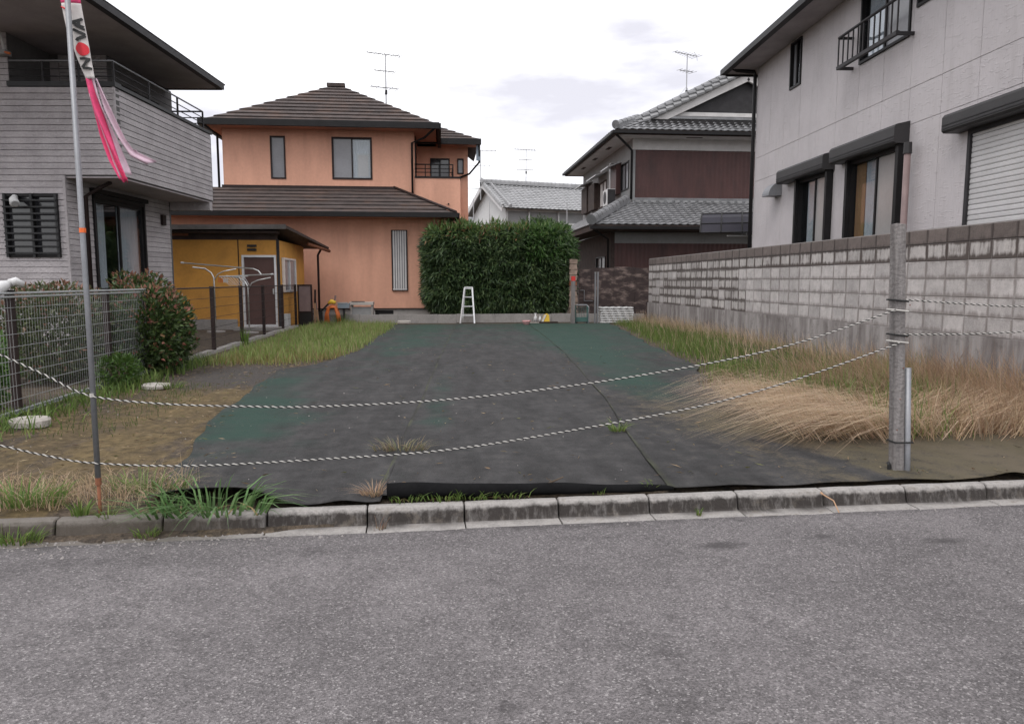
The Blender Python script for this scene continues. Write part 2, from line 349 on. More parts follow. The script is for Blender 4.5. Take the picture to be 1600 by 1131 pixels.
c = s.mix(s.math('MULTIPLY', s.ramp(s.math('ADD', ch[2], s.ramp(n2, .3, .7, -.3, .3)), .3, .8), .85), c, s.val((.068,.062,.06,1), s.ramp(n3, .25, .75, .6, 1.4)))   # dark gravel
s.set(c, .95, s.math('ADD', n3, n2), .8, .012, spec=.2)
simple('far_ground', (.13, .115, .095), .95, .2, 1, (.07,.09,.045), .6, .8)
simple('pane_pale', (.34, .325, .32), .16, .06, 1.5, bs=.0, spec=.6)
simple('pane_dark', (.03, .03, .034), .08, .1, 2, bs=.0, spec=.7)
simple('mortar', (.27, .25, .24), .95, .15, 5)
simple('fascia_grey', (.105, .095, .092), .8, .25, 4, (.05,.045,.042), .5, 3)
# ================================================================ SETTING
def gs(X, Y, cx, cy, sx, sy): return np.exp(-((X-cx)/sx)**2 - ((Y-cy)/sy)**2)
def ss(x, a, b): t = np.clip((x-a)/(b-a), 0, 1); return t*t*(3-2*t)
def vnoise(X, Y, sc_, seed=0):
    o = np.zeros_like(X, float); r = np.random.default_rng(seed)
    for k in range(5):
        a = r.uniform(0, 6.28, 4); w = r.uniform(.6, 1.6, 4) * sc_ * 1.6**k
        o += (np.sin(w[0]*X + a[0] + 1.7*np.sin(w[1]*Y + a[1])) * np.sin(w[2]*Y + a[2] + 1.3*np.sin(w[3]*X + a[3]))) / 1.7**k
    return o / 2
KERB_Y = lambda X: 4.277 + .032 * X          # back edge line of the kerb
KA = math.degrees(math.atan(.032))
g = MB().add([(-700,-700,-.16),(700,-700,-.16),(700,700,-.16),(-700,700,-.16)], [(0,1,2,3)]).build('ground', 'far_ground', fixn=False)
tag(g, 'wide flat ground around the houses', kind='structure')
# road: one sheet running past the lot, slightly rough
xs = np.concatenate([np.linspace(-30, -5, 26)[:-1], np.linspace(-5, 6.5, 231), np.linspace(6.5, 30, 25)[1:]]); nx = len(xs)
ys = np.concatenate([np.linspace(-7.6, -2.4, 12)[:-1], np.linspace(-2.4, 0, 49)]); ny = len(ys)
X, Y = np.meshgrid(xs, ys); Yr = 4.075 + .032 * X + Y
Zr = -.104 + .004 * vnoise(X, Yr, 1.1, 3)
blot = sum(a * gs(X, Yr, cx, cy, sx, sy) for a, cx, cy, sx, sy in ((1., 1.48, 3.68, .16, .07), (1., 2.72, 3.62, .17, .06), (.9, .21, 2.30, .05, .04), (.7, 2.05, 3.75, .12, .05), (.6, 3.1, 3.5, .12, .05), (.55, -1.6, 3.75, .5, .12), (.5, -.6, 3.8, .4, .10), (.45, -2.3, 3.6, .5, .2), (.6, .9, 3.86, .3, .05)))
blot = blot + .42*np.exp(-((Yr-4.075-.032*X)/.09)**2) + .18*np.exp(-((Yr-4.0-.032*X)/.35)**2)*(vnoise(X*1.2, Yr*3, 1.5, 77) > 0)
RT = np.stack([np.clip(blot, 0, 1), blot*0, blot*0, blot*0+1], 2).reshape(-1, 4)
def grid_faces(nx, ny):
    i = np.arange((ny-1)*nx).reshape(ny-1, nx)[:, :-1].ravel()
    return np.stack([i, i+1, i+1+nx, i+nx], 1)
road = np_mesh('road', np.stack([X, Yr, Zr], 2).reshape(-1, 3), [grid_faces(nx, ny)], 'asphalt', colr=RT, smooth=True)
tag(road, 'worn grey asphalt road running along the kerb', kind='structure')
# kerb of L shaped concrete blocks
kerb = bpy.data.objects.new('kerb', None); col.objects.link(kerb); tag(kerb, 'weathered concrete kerb and gutter edging the empty lot', kind='structure')
kerb.location = (0, 4.277, 0); kerb.rotation_euler = (0, 0, R(KA))
def kerb_mesh(j):
    r = random.Random(j); prof = [(.0,-.19),(.0,-.004),(-.012,.0),(-.052,-.002),(-.066,-.010),(-.074,-.026),(-.088,-.088),(-.098,-.099),(-.205,-.104),(-.212,-.108),(-.212,-.19)]
    prof = [(a-.0, b) for a, b in prof]; n = len(prof); xs = [-.276, -.27, -.14, 0, .14, .27, .276]; V = []
    for i, x in enumerate(xs):
        k = .006 if i in (0, len(xs)-1) else 0
        for (a, b) in prof:
            jj = .0022
            V.append((x, a + (k if a < -.05 and b < -.005 else 0) + r.uniform(-jj, jj), b - k*(b > -.03) + r.uniform(-jj, jj)))
    F = [(i*n+k, i*n+(k+1) % n, (i+1)*n+(k+1) % n, (i+1)*n+k) for i in range(len(xs)-1) for k in range(n)] + [tuple(range(n))[::-1], tuple(range((len(xs)-1)*n, len(xs)*n))]
    mb = MB().add(V, F); o = mb.build('kerb_block', 'kerb_concrete', kerb); return o
protos = [kerb_mesh(j) for j in range(4)]
for q, i in enumerate(range(-19, 20)):
    o = protos[q] if q < 4 else link('kerb_block', protos[q*7 % 4].data, kerb)
    o.location = (.405 + i*.561, rnd.uniform(-.004, .004), rnd.uniform(-.001, .0015)); o.rotation_euler = (rnd.uniform(-.003, .003), 0, rnd.uniform(-.006, .006))
# lot soil
nx, ny = 331, 241
xs = np.concatenate([np.linspace(-40, -7, 30)[:-1], np.linspace(-7, 8, 272), np.linspace(8, 40, 31)[1:]]); nx = len(xs)
ys = np.concatenate([np.linspace(0, 1, 20)[:-1]*.6, .6 + np.linspace(0, 1, 150)[:-1]*9, 9.6 + np.linspace(0, 1, 60)*12, np.linspace(22.5, 70, 20)]); ny = len(ys)
X, Y0 = np.meshgrid(xs, ys); Y = Y0 + KERB_Y(X) * np.clip(1 - Y0/20, 0, 1) + 4.3 * np.clip(Y0/20, 0, 1)
Y[0] = KERB_Y(X[0]) + .002
Z = -.012 + .012 * vnoise(X, Y, 1.3, 5) * ss(Y - KERB_Y(X), .02, .6) - .004
Z -= .02 * (1 - ss(Y - KERB_Y(X), 0, .15))
Z += .03 * gs(X, Y, -1.9, 4.75, .5, .25) + .05*ss(X, 5.0, 6.6)*ss(Y, 5, 7) + .04 * ss(-X, 3.3, 4.2) * ss(Y, 6, 8)
inlot = ss(X, -4.2, -3.8) * (1 - ss(X, 6.3, 6.7)) * (1 - ss(Y, 21, 23))
moss = (.75 * (1 - ss(X, -2.6, -1.2)) * (1 - ss(Y, 8.5, 11)) + .55 * gs(X, Y, -2.6, 7.6, .8, 2.5) + .75 * ss(X, 2.4, 3.2) * (1 - ss(Y, 5.6, 7))) * inlot
moss *= np.where(gs(X, Y, -2.9, 10.6, 1.1, 1.5) > .4, .25, 1)
grav = np.clip(1.1 * gs(X, Y, -2.75, 10.5, .9, 1.35), 0, 1) * inlot
tint = np.stack([np.zeros_like(X), moss, grav, np.ones_like(X)], 2).reshape(-1, 4)
soil = np_mesh('lot_soil', np.stack([X, Y, Z], 2).reshape(-1, 3), [grid_faces(nx, ny)], 'soil', colr=tint, smooth=True)
tag(soil, 'bare mossy brown soil of the empty lot', kind='structure')

# weed control sheets laid side by side
def interp(pts, y): a = np.array(sorted(pts)); return np.interp(y, a[:, 0], a[:, 1])
SEAM1 = [(4.3,-.40),(5,-.37),(8,-.22),(13.4,.01),(20.8,.38),(22.3,.42)]
SEAM2 = [(4.3,1.40),(5,1.45),(7.8,1.78),(13.2,2.21),(17.6,2.43),(22.3,2.6)]
LEFT = [(4.3,-1.72),(4.5,-1.74),(5.5,-1.84),(6.2,-2.02),(7.3,-2.15),(9,-2.24),(10.9,-2.35),(11.7,-1.92),(13.7,-1.52),(20,-1.38),(22.3,-1.4)]
RIGHT = [(4.3,5.9),(5.2,5.6),(5.6,4.4),(5.75,3.4),(6.8,3.0),(8.5,3.3),(10.7,3.85),(14.5,4.2),(20.8,5.0),(22.3,5.1)]
def sheet(name, label, A, B, z0, front, seed, n=60, wob=.02):
    dy = .05; ys = np.concatenate([np.arange(0, 3.0, .045), np.arange(3.0, 18.0, .12)]); m = len(ys)
    U = np.linspace(0, 1, n); V = np.zeros((m, n, 3)); T = np.ones((m, n, 4))
    for j, yy in enumerate(ys):
        y = 4.3 + yy
        a = interp(A, y) + (wob * (math.sin(y*3.1+seed) + .6*math.sin(y*7.7+seed*2)) if A is LEFT else .006*math.sin(y*2.3+seed))
        b = interp(B, y) + (wob * 2 * (math.sin(y*2.7+seed) + .6*math.sin(y*6.1)) if B is RIGHT else .006*math.sin(y*1.9))
        V[j, :, 0] = a + (b-a)*U
    x = V[:, :, 0]; V[:, :, 1] = KERB_Y(x) + front(x) + (ys[:, None] * (17.9 - front(x) - .03*x) / 17.96)
    y = V[:, :, 1]
    V[:, :, 2] = z0 + .007*vnoise(x, y, 1.7, seed) + .003*vnoise(x*3, y*3, 2.5, seed+1) + .004
    e = (U[None, :] * (V[:, -1:, 0]-V[:, :1, 0])); e2 = (1-U[None, :]) * (V[:, -1:, 0]-V[:, :1, 0])
    V[:, :, 2] += .006*np.exp(-(e/.03)**2) + (.001 if B is RIGHT else .006)*np.exp(-(e2/.03)**2)      # curled borders
    g = .95*gs(x, y, -1.75, 6.9, .55, 1.5) + .8*gs(x, y, -2.0, 9.6, .45, 1.5) + .42*ss(y, 10, 16) + .16*ss(y, 18, 21) + .3*ss(x, 1.8, 2.6)*ss(y, 7, 9)
    s1 = x - interp(SEAM1, y); s2 = x - interp(SEAM2, y)
    g += .62*np.exp(-((s1-.22)/.2)**2) * ss(y, 5.4, 6.5) * (1-ss(y, 9, 13)) + .6*np.exp(-((s2-.5)/.5)**2) * ss(y, 6.6, 8.5) + .3*np.exp(-((s1+.8)/.5)**2)*ss(y, 9, 11)
    g -= .55*gs(x, y, .9, 9.5, .8, 4)
    mo = .85*ss(x, 1.9, 3.0)*(1-ss(y, 5.8, 8.2)) + .55*gs(x, y, 2.3, 7.0, .6, 1.3) + .5*gs(x, y, -1.75, 4.6, .3, .7) + .3*ss(x, 3.2, 4.2)*(1-ss(y, 10, 16)) + .22*ss(y, 16, 21)
    mo = mo - .8*np.exp(-((x-2.75-.25*(4.9-y))/.1)**2)*(1-ss(y, 5.2, 6))
    T[:, :, 0] = np.clip(g, 0, 1); T[:, :, 1] = np.clip(mo, 0, 1); T[:, :, 2] = 0; T[:, 0, 2] = 1 if A is not LEFT else 0; T[:, 0, 2] *= .8
    return V, T, m, n
def finish(name, label, V, T, m, n):
    o = np_mesh(name, V.reshape(-1, 3), [grid_faces(n, m)], 'sheet', colr=T.reshape(-1, 4), smooth=True)
    md = o.modifiers.new('thickness', 'SOLIDIFY'); md.thickness = .003; md.offset = 1
    return tag(o, label, 'ground sheet', 'weed sheets laid over the lot')
V, T, m, n = sheet('a', '', LEFT, [(a, b+.03) for a, b in SEAM1], .006, lambda x: .03 + .05*np.sin(x*3), 1)
x, y = V[:, :, 0], V[:, :, 1]
V[:, :, 2] += .11 * np.exp(-((x+1.34)/.38)**4) * (1 - ss(y - KERB_Y(x), .02, .42)) + .035*gs(x, y, -.58, 4.3, .12, .10)   # flap lifted by the weeds below
finish('weed_sheet', 'worn green and black weed sheet with a lifted front flap over long grass', V, T, m, n)
V, T, m, n = sheet('b', '', SEAM1, [(a, b+.03) for a, b in SEAM2], .011, lambda x: .10 + .0*x, 2)
finish('weed_sheet', 'middle dark weed sheet rolled up along its front edge', V, T, m, n)
V, T, m, n = sheet('c', '', SEAM2, RIGHT, .016, lambda x: .02 + .02*np.sin(x*5) + .015*np.sin(x*11), 3, 80)
x, y = V[:, :, 0], V[:, :, 1]
V[:, :, 2] += (.03*np.exp(-((x-3.75)/.12)**2) + .018*np.exp(-((x-4.2)/.2)**2)) * (1 - ss(y - KERB_Y(x), .02, .14))
finish('weed_sheet', 'mossy weed sheet with a wavy black border running under the wooden post', V, T, m, n)
# rolled front edge of the middle sheet
pts = []; rs = []
for i in range(41):
    t = i/40; xx = -.33 + 1.76*t; pts.append((xx, KERB_Y(xx) + .075 - .045*t + .004*math.sin(9*t), .014 + .038*(1-t)**.6 + .004*math.sin(14*t))); rs.append(.013 + .034*(1-t)**.55 + .0022*math.sin(23*t))
tag(MB().tube(pts, rs, 14).build('sheet_roll', 'black_cloth', smooth=True), 'long black rolled edge of sheet tapering along the kerb', 'sheet roll')

# ---------------------------------------------------------------- block wall on the right boundary
bw = thing('block_wall', 'long grey block wall with dark coping on a stained concrete base', 'wall', (6.65, 4.8, 0))
WL = 18.4
box('concrete_base', 'wall_base', bw, -.03, .2, 0, WL, -.3, .618)
box('mortar_core', 'mortar', bw, -.001+.004, .13, .004, WL-.004, .6, 2.005)
def blockp(h, w, hh, sx=0.):
    mb = MB(); c = .006; x0, x1 = 0, .14
    a, b = w/2, hh/2
    mb.add([(0+c,-a,-b),(0,-a+c,-b+c),(0,a-c,-b+c),(0+c,a,-b),(0,a-c,b-c),(0+c,a,b),(0,-a+c,b-c),(0+c,-a,b),(x1,-a,-b),(x1,a,-b),(x1,a,b),(x1,-a,b)],
           [(1,2,4,6),(0,3,2,1),(3,5,4,2),(5,7,6,4),(7,0,1,6),(0,8,9,3),(3,9,10,5),(5,10,11,7),(7,11,8,0),(8,11,10,9)])
    return mb
pm = {k: blockp(0, .392, hh).build('block', k, bw) for k, hh in (('block', .229), ('block_stained', .229), ('block_cap', .19))}
first = {k: True for k in pm}
for row in range(6):
    z = .62 + row*.236 + .118 if row < 5 else 1.80 + .097
    for i in range(46):
        k = 'block_cap' if row == 5 else 'block_stained' if (row == 4 or (i > 26 and rnd.random() < .75)) else 'block'
        o = pm[k] if first[k] else link('block', pm[k].data, bw); first[k] = False
        o.location = (-.004 + rnd.uniform(-.003, .003) + (-.008 if row == 5 else 0), .2 + i*.4, z)
tag(bw, bw['label'], 'wall')
# low ribbed block wall at the back of the lot
lw = thing('low_wall', 'low ribbed grey block wall along the back of the lot', 'wall', (-3.7, 23.1, 0))
def ribbed():
    mb = MB(); n = 15
    for i in range(n): mb.box(i*.04, i*.04+.03, -.012, .1, 0, .27)
    mb.box(0, .59, 0, .098, 0, .268); return mb.build('block', 'concrete', lw)
r0 = ribbed()
for i in range(17):
    o = r0 if i == 0 else link('block', r0.data, lw); o.location = (i*.6, rnd.uniform(-.006, .006), rnd.uniform(-.012, .006))
# ================================================================ BUILDINGS
def window(parent, axis, u0, u1, v0, v1, t, frame='dark_trim', panes=1, depth=.08, fw=.045, glass='glass', out=.03, curtain=None, name='window'):
    """framed opening in a wall whose outer face is at t (outside towards -t); panes slide side by side"""
    mb = MB()
    P = (lambda u0, u1, t0, t1, v0, v1: mb.box(u0, u1, t0, t1, v0, v1)) if axis == 'y' else (lambda u0, u1, t0, t1, v0, v1: mb.box(t0, t1, u0, u1, v0, v1))
    a, b = t - out, t + depth
    P(u0, u1, a, b, v0, v0+fw); P(u0, u1, a, b, v1-fw, v1); P(u0, u0+fw, a+.001, b, v0+fw, v1-fw); P(u1-fw, u1, a+.001, b, v0+fw, v1-fw)
    w = (u1-u0-2*fw)/panes
    for i in range(1, panes): P(u0+fw+w*i-.022, u0+fw+w*i+.022, a+.03, b-.01, v0+fw, v1-fw)
    o = mb.build(name, frame, parent)
    for i in range(panes):
        mb = MB(); k = .03 + .02*(i % 2)
        P(u0+fw+w*i+(.022 if i else 0), u0+fw+w*(i+1)-(.022 if i < panes-1 else 0), t+k-.003, t+k+.003, v0+fw, v1-fw)
        mb.build('pane', glass[i] if isinstance(glass, list) else glass, o)
    if curtain:
        for (f0, f1, m_) in curtain:
            pts = []; W = u1-u0-2*fw; n = max(6, int((f1-f0)*W/.025))
            for i in range(n+1):
                u = u0+fw+W*(f0+(f1-f0)*i/n); d = t + .085 + .012*math.sin(i*1.9+.7*math.sin(i*.6)); pts.append((u, d))
            mb = MB(); V = []
            for (u, d) in pts:
                for v in (v0+fw*.5, v1-fw*.5): V.append((u, d, v) if axis == 'y' else (d, u, v))
            mb.add(V, [(2*i, 2*i+2, 2*i+3, 2*i+1) for i in range(n)]); mb.build('curtain', m_, o, fixn=False)
    return o
def courses(parent, name, mat, p0, p1, q0, q1, n, lift=.035, over=.02):
    """stepped roofing courses between an eave line p0-p1 and a top line q0-q1 (q0==q1 gives a triangle)"""
    p0, p1, q0, q1 = map(Vector, (p0, p1, q0, q1)); nn = (p1-p0).cross((q0+q1)/2-(p0+p1)/2).normalized()
    if nn.z < 0: nn = -nn
    for i in range(n):
        a, b = i/n, (i+1)/n
        A, B = p0.lerp(q0, a), p1.lerp(q1, a); Cc, D = p0.lerp(q0, b), p1.lerp(q1, b)
        dn = ((p0+p1)/2-(q0+q1)/2).normalized()*over
        V = [A+dn, B+dn, D, Cc, A+dn+nn*lift, B+dn+nn*lift, D+nn*.006, Cc+nn*.006]
        MB().add(V, [(0,3,2,1),(4,5,6,7),(0,1,5,4),(1,2,6,5),(2,3,7,6),(3,0,4,7)]).build(name, mat, parent)
def tile_field(parent, mat, p0, p1, q0, q1, tw=.27, th=.235, name='tile_field', amp=.028):
    """rows of curved clay tiles between an eave line and a top line"""
    p0, p1, q0, q1 = [np.array(v, float) for v in (p0, p1, q0, q1)]
    nn = np.cross(p1-p0, (q0+q1)/2-(p0+p1)/2); nn /= np.linalg.norm(nn); nn = nn if nn[2] > 0 else -nn
    e = (p1-p0)/np.linalg.norm(p1-p0); rows = max(1, round(np.linalg.norm((q0+q1)/2-(p0+p1)/2)/th)); mb = MB(); seg = 6
    prof = [0, .75, 1., .62, .12, -.12]
    for r in range(rows):
        a, b = r/rows, (r+1)/rows; A, B = p0+(q0-p0)*a, p1+(q1-p1)*a; Cc, D = p0+(q0-p0)*b, p1+(q1-p1)*b
        s0 = float((A-p0)@e); s1 = float((B-p0)@e); up = (Cc+D)/2-(A+B)/2; up -= e*float(up@e)
        n0, n1 = math.floor(s0/tw*seg), math.ceil(s1/tw*seg); row = []
        for i in range(n0, n1+1):
            sx = min(max(i*tw/seg, s0), s1); h = prof[i % seg]*amp
            base = p0 + (q0-p0)*a; base = base - e*float((base-p0)@e) + e*sx
            row.append((base - up*.06/1 + nn*(h+.012), base - up*.06 + nn*(h+.042), base + up*1.0 + nn*(h+.008)))
        V = [tuple(v) for t3 in row for v in t3]; F = []
        for i in range(len(row)-1): F += [(3*i, 3*i+3, 3*i+4, 3*i+1), (3*i+1, 3*i+4, 3*i+5, 3*i+2)]
        mb.add(V, F)
    o = mb.build(name, mat, parent, fixn=False); o['kind'] = 'stuff'; return o
def ridge(parent, mat, p, q, r=.12, name='ridge_tiles', cap=True):
    p, q = Vector(p), Vector(q); mb = MB(); d = (q-p)
    mb.bar(p - Vector((0,0,.06)), q - Vector((0,0,.06)), r*2.2, .12); n = max(2, int(d.length/.3)); pts = []; rs = []
    for i in range(n):
        a, b = p + d*(i/n), p + d*((i+.97)/n); mb.tube([a + Vector((0,0,.03)), b + Vector((0,0,.03))], [r*1.06, r*.96], 10)
    if cap: mb.tube([p - d.normalized()*.05 + Vector((0,0,.02)), p + Vector((0,0,.02))], r*1.45, 12)
    return mb.build(name, mat, parent, smooth=False)
def pipe(name, mat, parent, pts, r, n=8): return MB().tube(pts, r, n).build(name, mat, parent, smooth=True)

# ---------------------------------------------------------------- orange house
OX, OY = -4.0, 24.6
oh = thing('orange_house', 'two storey salmon stucco house with brown stepped roofs behind the lot', 'house', (OX, OY, 0))
lx = lambda x: x - OX
ly = lambda y: y - OY
win_lo = (lx(-1.58), lx(-1.06), .98, 2.95)
w = MB().wall(lx(-9.2), lx(.72), .40, 3.34, 0, .16, [win_lo]); w.wall(0, 8.5, .40, 3.34, lx(.56), lx(.72)-.001, (), 'x'); w.wall(0, 8.5, .4, 3.34, lx(-9.2)+.001, lx(-9.04), (), 'x'); w.wall(lx(-9.2), lx(.72), .4, 3.34, 8.5, 8.66)
w.build('ground_floor_wall', 'stucco', oh)
f = MB().wall(lx(-9.16), lx(.68), -.1, .398, .03, .2, [(lx(-2.15), lx(-1.55), .12, .34)]).build('foundation', 'concrete', oh)
box('drip_strip', 'brown_metal', oh, lx(-9.2), lx(.74), -.025, 0, .385, .41)
box('vent_grille', 'dark_trim', f, lx(-2.15), lx(-1.55), .06, .1, .12, .34)
UY = 27.3
w1 = (lx(-5.92), lx(-5.40), 4.89, 6.37); w2 = (lx(-3.79), lx(-2.38), 4.90, 6.37)
w = MB().wall(lx(-7.55), lx(-.89), 4.2, 6.85, ly(UY), ly(UY)+.16, [w1, w2]); w.wall(ly(UY)+.16, ly(34), 4.2, 6.85, lx(-7.55), lx(-7.39), (), 'x'); w.wall(ly(UY)+.16, ly(34), 4.2, 6.85, lx(-1.05), lx(-.89), [(ly(28.1), ly(29.1), 4.8, 6.6)], 'x'); w.wall(lx(-7.55), lx(-.89), 4.2, 6.85, ly(34), ly(34.16))
w.build('upper_floor_wall', 'stucco', oh)
window(oh, 'y', *w1, ly(UY), 'brown_metal', 1, glass='frosted', fw=.05)
o = window(oh, 'y', *w2, ly(UY), 'brown_metal', 2, glass=['frosted', 'glass'], fw=.06, curtain=[(.5, .64, 'curtain'), (.64, .99, 'curtain')])
box('cat_door_panel', 'white_plastic', o, lx(-2.93), lx(-2.47), ly(UY)+.062, ly(UY)+.085, 4.97, 5.82); box('panel_glass', 'blind', o, lx(-2.88), lx(-2.52), ly(UY)+.052, ly(UY)+.058, 5.02, 5.76)
box('window', 'dark_trim', oh, lx(-1.04), lx(-.86), ly(28.1), ly(29.1), 4.8, 6.6)
o = window(oh, 'y', *win_lo, 0, 'brown_metal', 1, glass='frosted', fw=.03, out=.05)
for i in range(6): box('grille_bar', 'shutter_white', o, win_lo[0]+.055+i*.075, win_lo[0]+.1+i*.075, -.075, -.05, 1.0, 2.92)
box('grille_bar', 'shutter_white', o, win_lo[0]+.03, win_lo[1]-.03, -.05, -.04, 1.0, 1.05)
# lower roof
E0, E1, T0, T1 = (lx(-10.2), ly(23.95), 3.42), (lx(.52), ly(23.95), 3.42), (lx(-10.2), ly(UY), 4.58), (lx(-1.62), ly(UY), 4.58)
rf = MB().add([E0, E1, T1, T0, (E1[0], ly(29.5), 3.42)], [(0,1,2,3), (1,4,2)]).build('lower_roof', 'dark_trim', oh, fixn=False)
courses(rf, 'shingle_course', 'shingle', E0, E1, T0, T1, 7, .045, .03)
courses(rf, 'shingle_course', 'shingle', E1, (E1[0], ly(29.6), 3.42), T1, T1, 6, .045, .03)
pipe('hip_trim', 'brown_metal', rf, [Vector(E1)+Vector((0,0,.07)), Vector(T1)+Vector((0,0,.07))], .045)
box('top_flashing', 'brown_metal', rf, lx(-7.6), lx(-1.55), ly(UY)-.08, ly(UY)-.002, 4.54, 4.66)
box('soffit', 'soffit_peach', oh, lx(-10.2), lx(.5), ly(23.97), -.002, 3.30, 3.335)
box('gutter', 'dark_trim', oh, lx(-10.3), lx(.58), ly(23.82), ly(23.95), 3.31, 3.46)
box('gutter', 'dark_trim', oh, lx(.52), lx(.64), ly(23.96), ly(29.6), 3.31, 3.46)
pipe('downspout', 'dark_trim', oh, [(lx(.5), ly(24.0), 3.3), (lx(.62), -.05, 3.1), (lx(.62), -.05, .1)], .035)
# upper roof: low pyramid
Z0 = 6.72; A, B, C_, D = (lx(-8.0), ly(26.55), Z0), (lx(-.05), ly(26.55), Z0), (lx(-.05), ly(34.9), Z0), (lx(-8.0), ly(34.9), Z0); P1, P2 = (lx(-4.26), ly(30.7), 8.93), (lx(-3.8), ly(30.7), 8.93)
rf = MB().add([A, B, C_, D, P1, P2], [(0,1,5,4), (1,2,5), (2,3,4,5), (3,0,4)]).build('upper_roof', 'dark_trim', oh, fixn=False)
for (a, b, c, d) in ((A, B, P1, P2), (B, C_, P2, P2), (C_, D, P2, P1), (D, A, P1, P1)): courses(rf, 'shingle_course', 'shingle', a, b, c, d, 11, .055, .035)
box('ridge_cap', 'shingle', rf, P1[0]-.12, P2[0]+.12, P1[1]-.12, P1[1]+.12, 8.93, 9.06)
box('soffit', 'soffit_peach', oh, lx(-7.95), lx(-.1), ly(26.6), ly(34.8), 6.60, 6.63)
for b in ((lx(-8.1), lx(.02), ly(26.42), ly(26.55)), (lx(-.05), lx(.08), ly(26.56), ly(34.9)), (lx(-8.13), lx(-8.0), ly(26.56), ly(34.9))): box('gutter', 'dark_trim', oh, *b, 6.56, 6.77)
pipe('downspout', 'dark_trim', oh, [(lx(-7.95), ly(26.5), 6.6), (lx(-7.68), ly(27.2), 6.35), (lx(-7.68), ly(27.2), 4.5)], .04)
pipe('downspout', 'dark_trim', oh, [(lx(-.12), ly(26.5), 6.6), (lx(-.5), ly(27.05), 6.36), (lx(-.96), ly(27.22), 6.2), (lx(-.96), ly(27.22), 4.4)], .04)
# side balcony and the rear wing
w = MB().wall(lx(-.88), lx(.76), 3.3, 4.99, ly(UY)+.02, ly(UY)+.16); w.wall(ly(UY)+.161, ly(30.2), 3.3, 4.99, lx(.60), lx(.759), (), 'x'); w.box(lx(-.88), lx(.6), ly(UY)+.17, ly(30.2), 4.1, 4.3)
bl = w.build('balcony', 'stucco', oh)
box('coping', 'dark_trim', bl, lx(-.88), lx(.79), ly(UY)-.01, ly(UY)+.19, 4.991, 5.05); box('coping', 'dark_trim', bl, lx(.57), lx(.79), ly(UY)+.2, ly(30.2), 4.991, 5.05)
box('drain_spout', 'brown_metal', bl, lx(.30), lx(.35), ly(UY)-.04, ly(UY)+.02, 4.05, 4.1)
for z in (5.2, 5.33, 5.48): pipe('rail', 'dark_trim', bl, [(lx(-.88), ly(UY)+.09, z), (lx(.5), ly(UY)+.09, z), (lx(.5), ly(30), z)], .016 if z < 5.4 else .024, 6)
for x_ in (-.5, .0, .5): box('rail_post', 'dark_trim', bl, lx(x_)-.018, lx(x_)+.018, ly(UY)+.07, ly(UY)+.11, 5.05, 5.47)
dw = (lx(-.35), lx(.42), 4.6, 6.15); sw = (lx(.72), lx(.98), 5.55, 6.15)
w = MB().wall(lx(-.88), lx(1.15), 3.3, 6.75, ly(30.2), ly(30.34), [dw, sw]); w.wall(ly(30.35), ly(34.5), 3.3, 6.75, lx(1.01), lx(1.15), (), 'x'); w.wall(lx(-.88), lx(1.0), 3.3, 6.75, ly(34.5), ly(34.6)); w.build('rear_wing_wall', 'stucco', oh)
window(oh, 'y', *dw, ly(30.2), 'dark_trim', 2, glass='pane_dark'); window(oh, 'y', *sw, ly(30.2), 'dark_trim', 1, glass='frosted')
e0, e1, t0, t1 = (lx(-.9), ly(29.3), 6.74), (lx(1.55), ly(29.3), 6.74), (lx(-.9), ly(31.8), 7.85), (lx(-.6), ly(31.8), 7.85)
rf = MB().add([e0, e1, t1, t0, (e1[0], ly(34.5), 6.74)], [(0,1,2,3), (1,4,2)]).build('rear_wing_roof', 'dark_trim', oh, fixn=False)
courses(rf, 'shingle_course', 'shingle', e0, e1, t0, t1, 7, .05, .03); courses(rf, 'shingle_course', 'shingle', e1, (e1[0], ly(34.5), 6.74), t1, t1, 7, .05, .03)
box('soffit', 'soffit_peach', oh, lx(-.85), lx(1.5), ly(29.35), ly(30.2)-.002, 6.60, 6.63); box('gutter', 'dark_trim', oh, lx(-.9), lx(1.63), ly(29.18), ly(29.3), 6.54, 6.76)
pipe('downspout', 'dark_trim', oh, [(lx(1.56), ly(29.25), 6.56), (lx(1.56), ly(29.4), 5.9), (lx(1.2), ly(30.1), 5.55), (lx(.8), ly(30.12), 5.4)], .04)
box('rain_chain_panel', 'blue_grey', oh, lx(1.44), lx(1.6), ly(29.32), ly(29.36), 5.95, 6.54)

# ---------------------------------------------------------------- yellow shed
sh = thing('garden_shed', 'mustard yellow garden shed with grey fascia roof and brown door', 'shed', (-4.22, 20.0, 0))
door = (-.94, -.06, .10, 1.97)
w = MB().wall(-3.6, 0, .02, 2.36, 0, .06, [door]); w.wall(.061, 3.55, .02, 2.36, -.06, 0, [(.35, 1.95, 1.0, 1.92)], 'x'); w.wall(-3.6, 0, .02, 2.36, 3.55, 3.61); w.wall(.061, 3.55, .02, 2.36, -3.6, -3.54, (), 'x')
w.build('wall', 'shed_yellow', sh)
for x_ in (-1.02,): box('wall_joint', 'brown_metal', sh, x_-.012, x_+.012, -.012, 0, .05, 2.36)
box('corner_post', 'charcoal', sh, -.045, .02, -.02, .05, .02, 2.37)
d = window(sh, 'y', *door, 0, 'alu', 1, glass='door_brown', fw=.055, name='door'); box('handle', 'stainless', d, -.17, -.14, -.035, .02, .95, 1.1)
window(sh, 'x', .35, 1.95, 1.0, 1.92, -.06+.06, 'alu', 2, glass='frosted', fw=.05, out=-.005).scale = (1, 1, 1)
rf = MB().prism([(-3.9,-.45,2.58),(.30,-.45,2.62),(.30,-.45,2.74),(-3.9,-.45,2.70)], (0, .02, 0)).build('fascia', 'fascia_grey', sh)
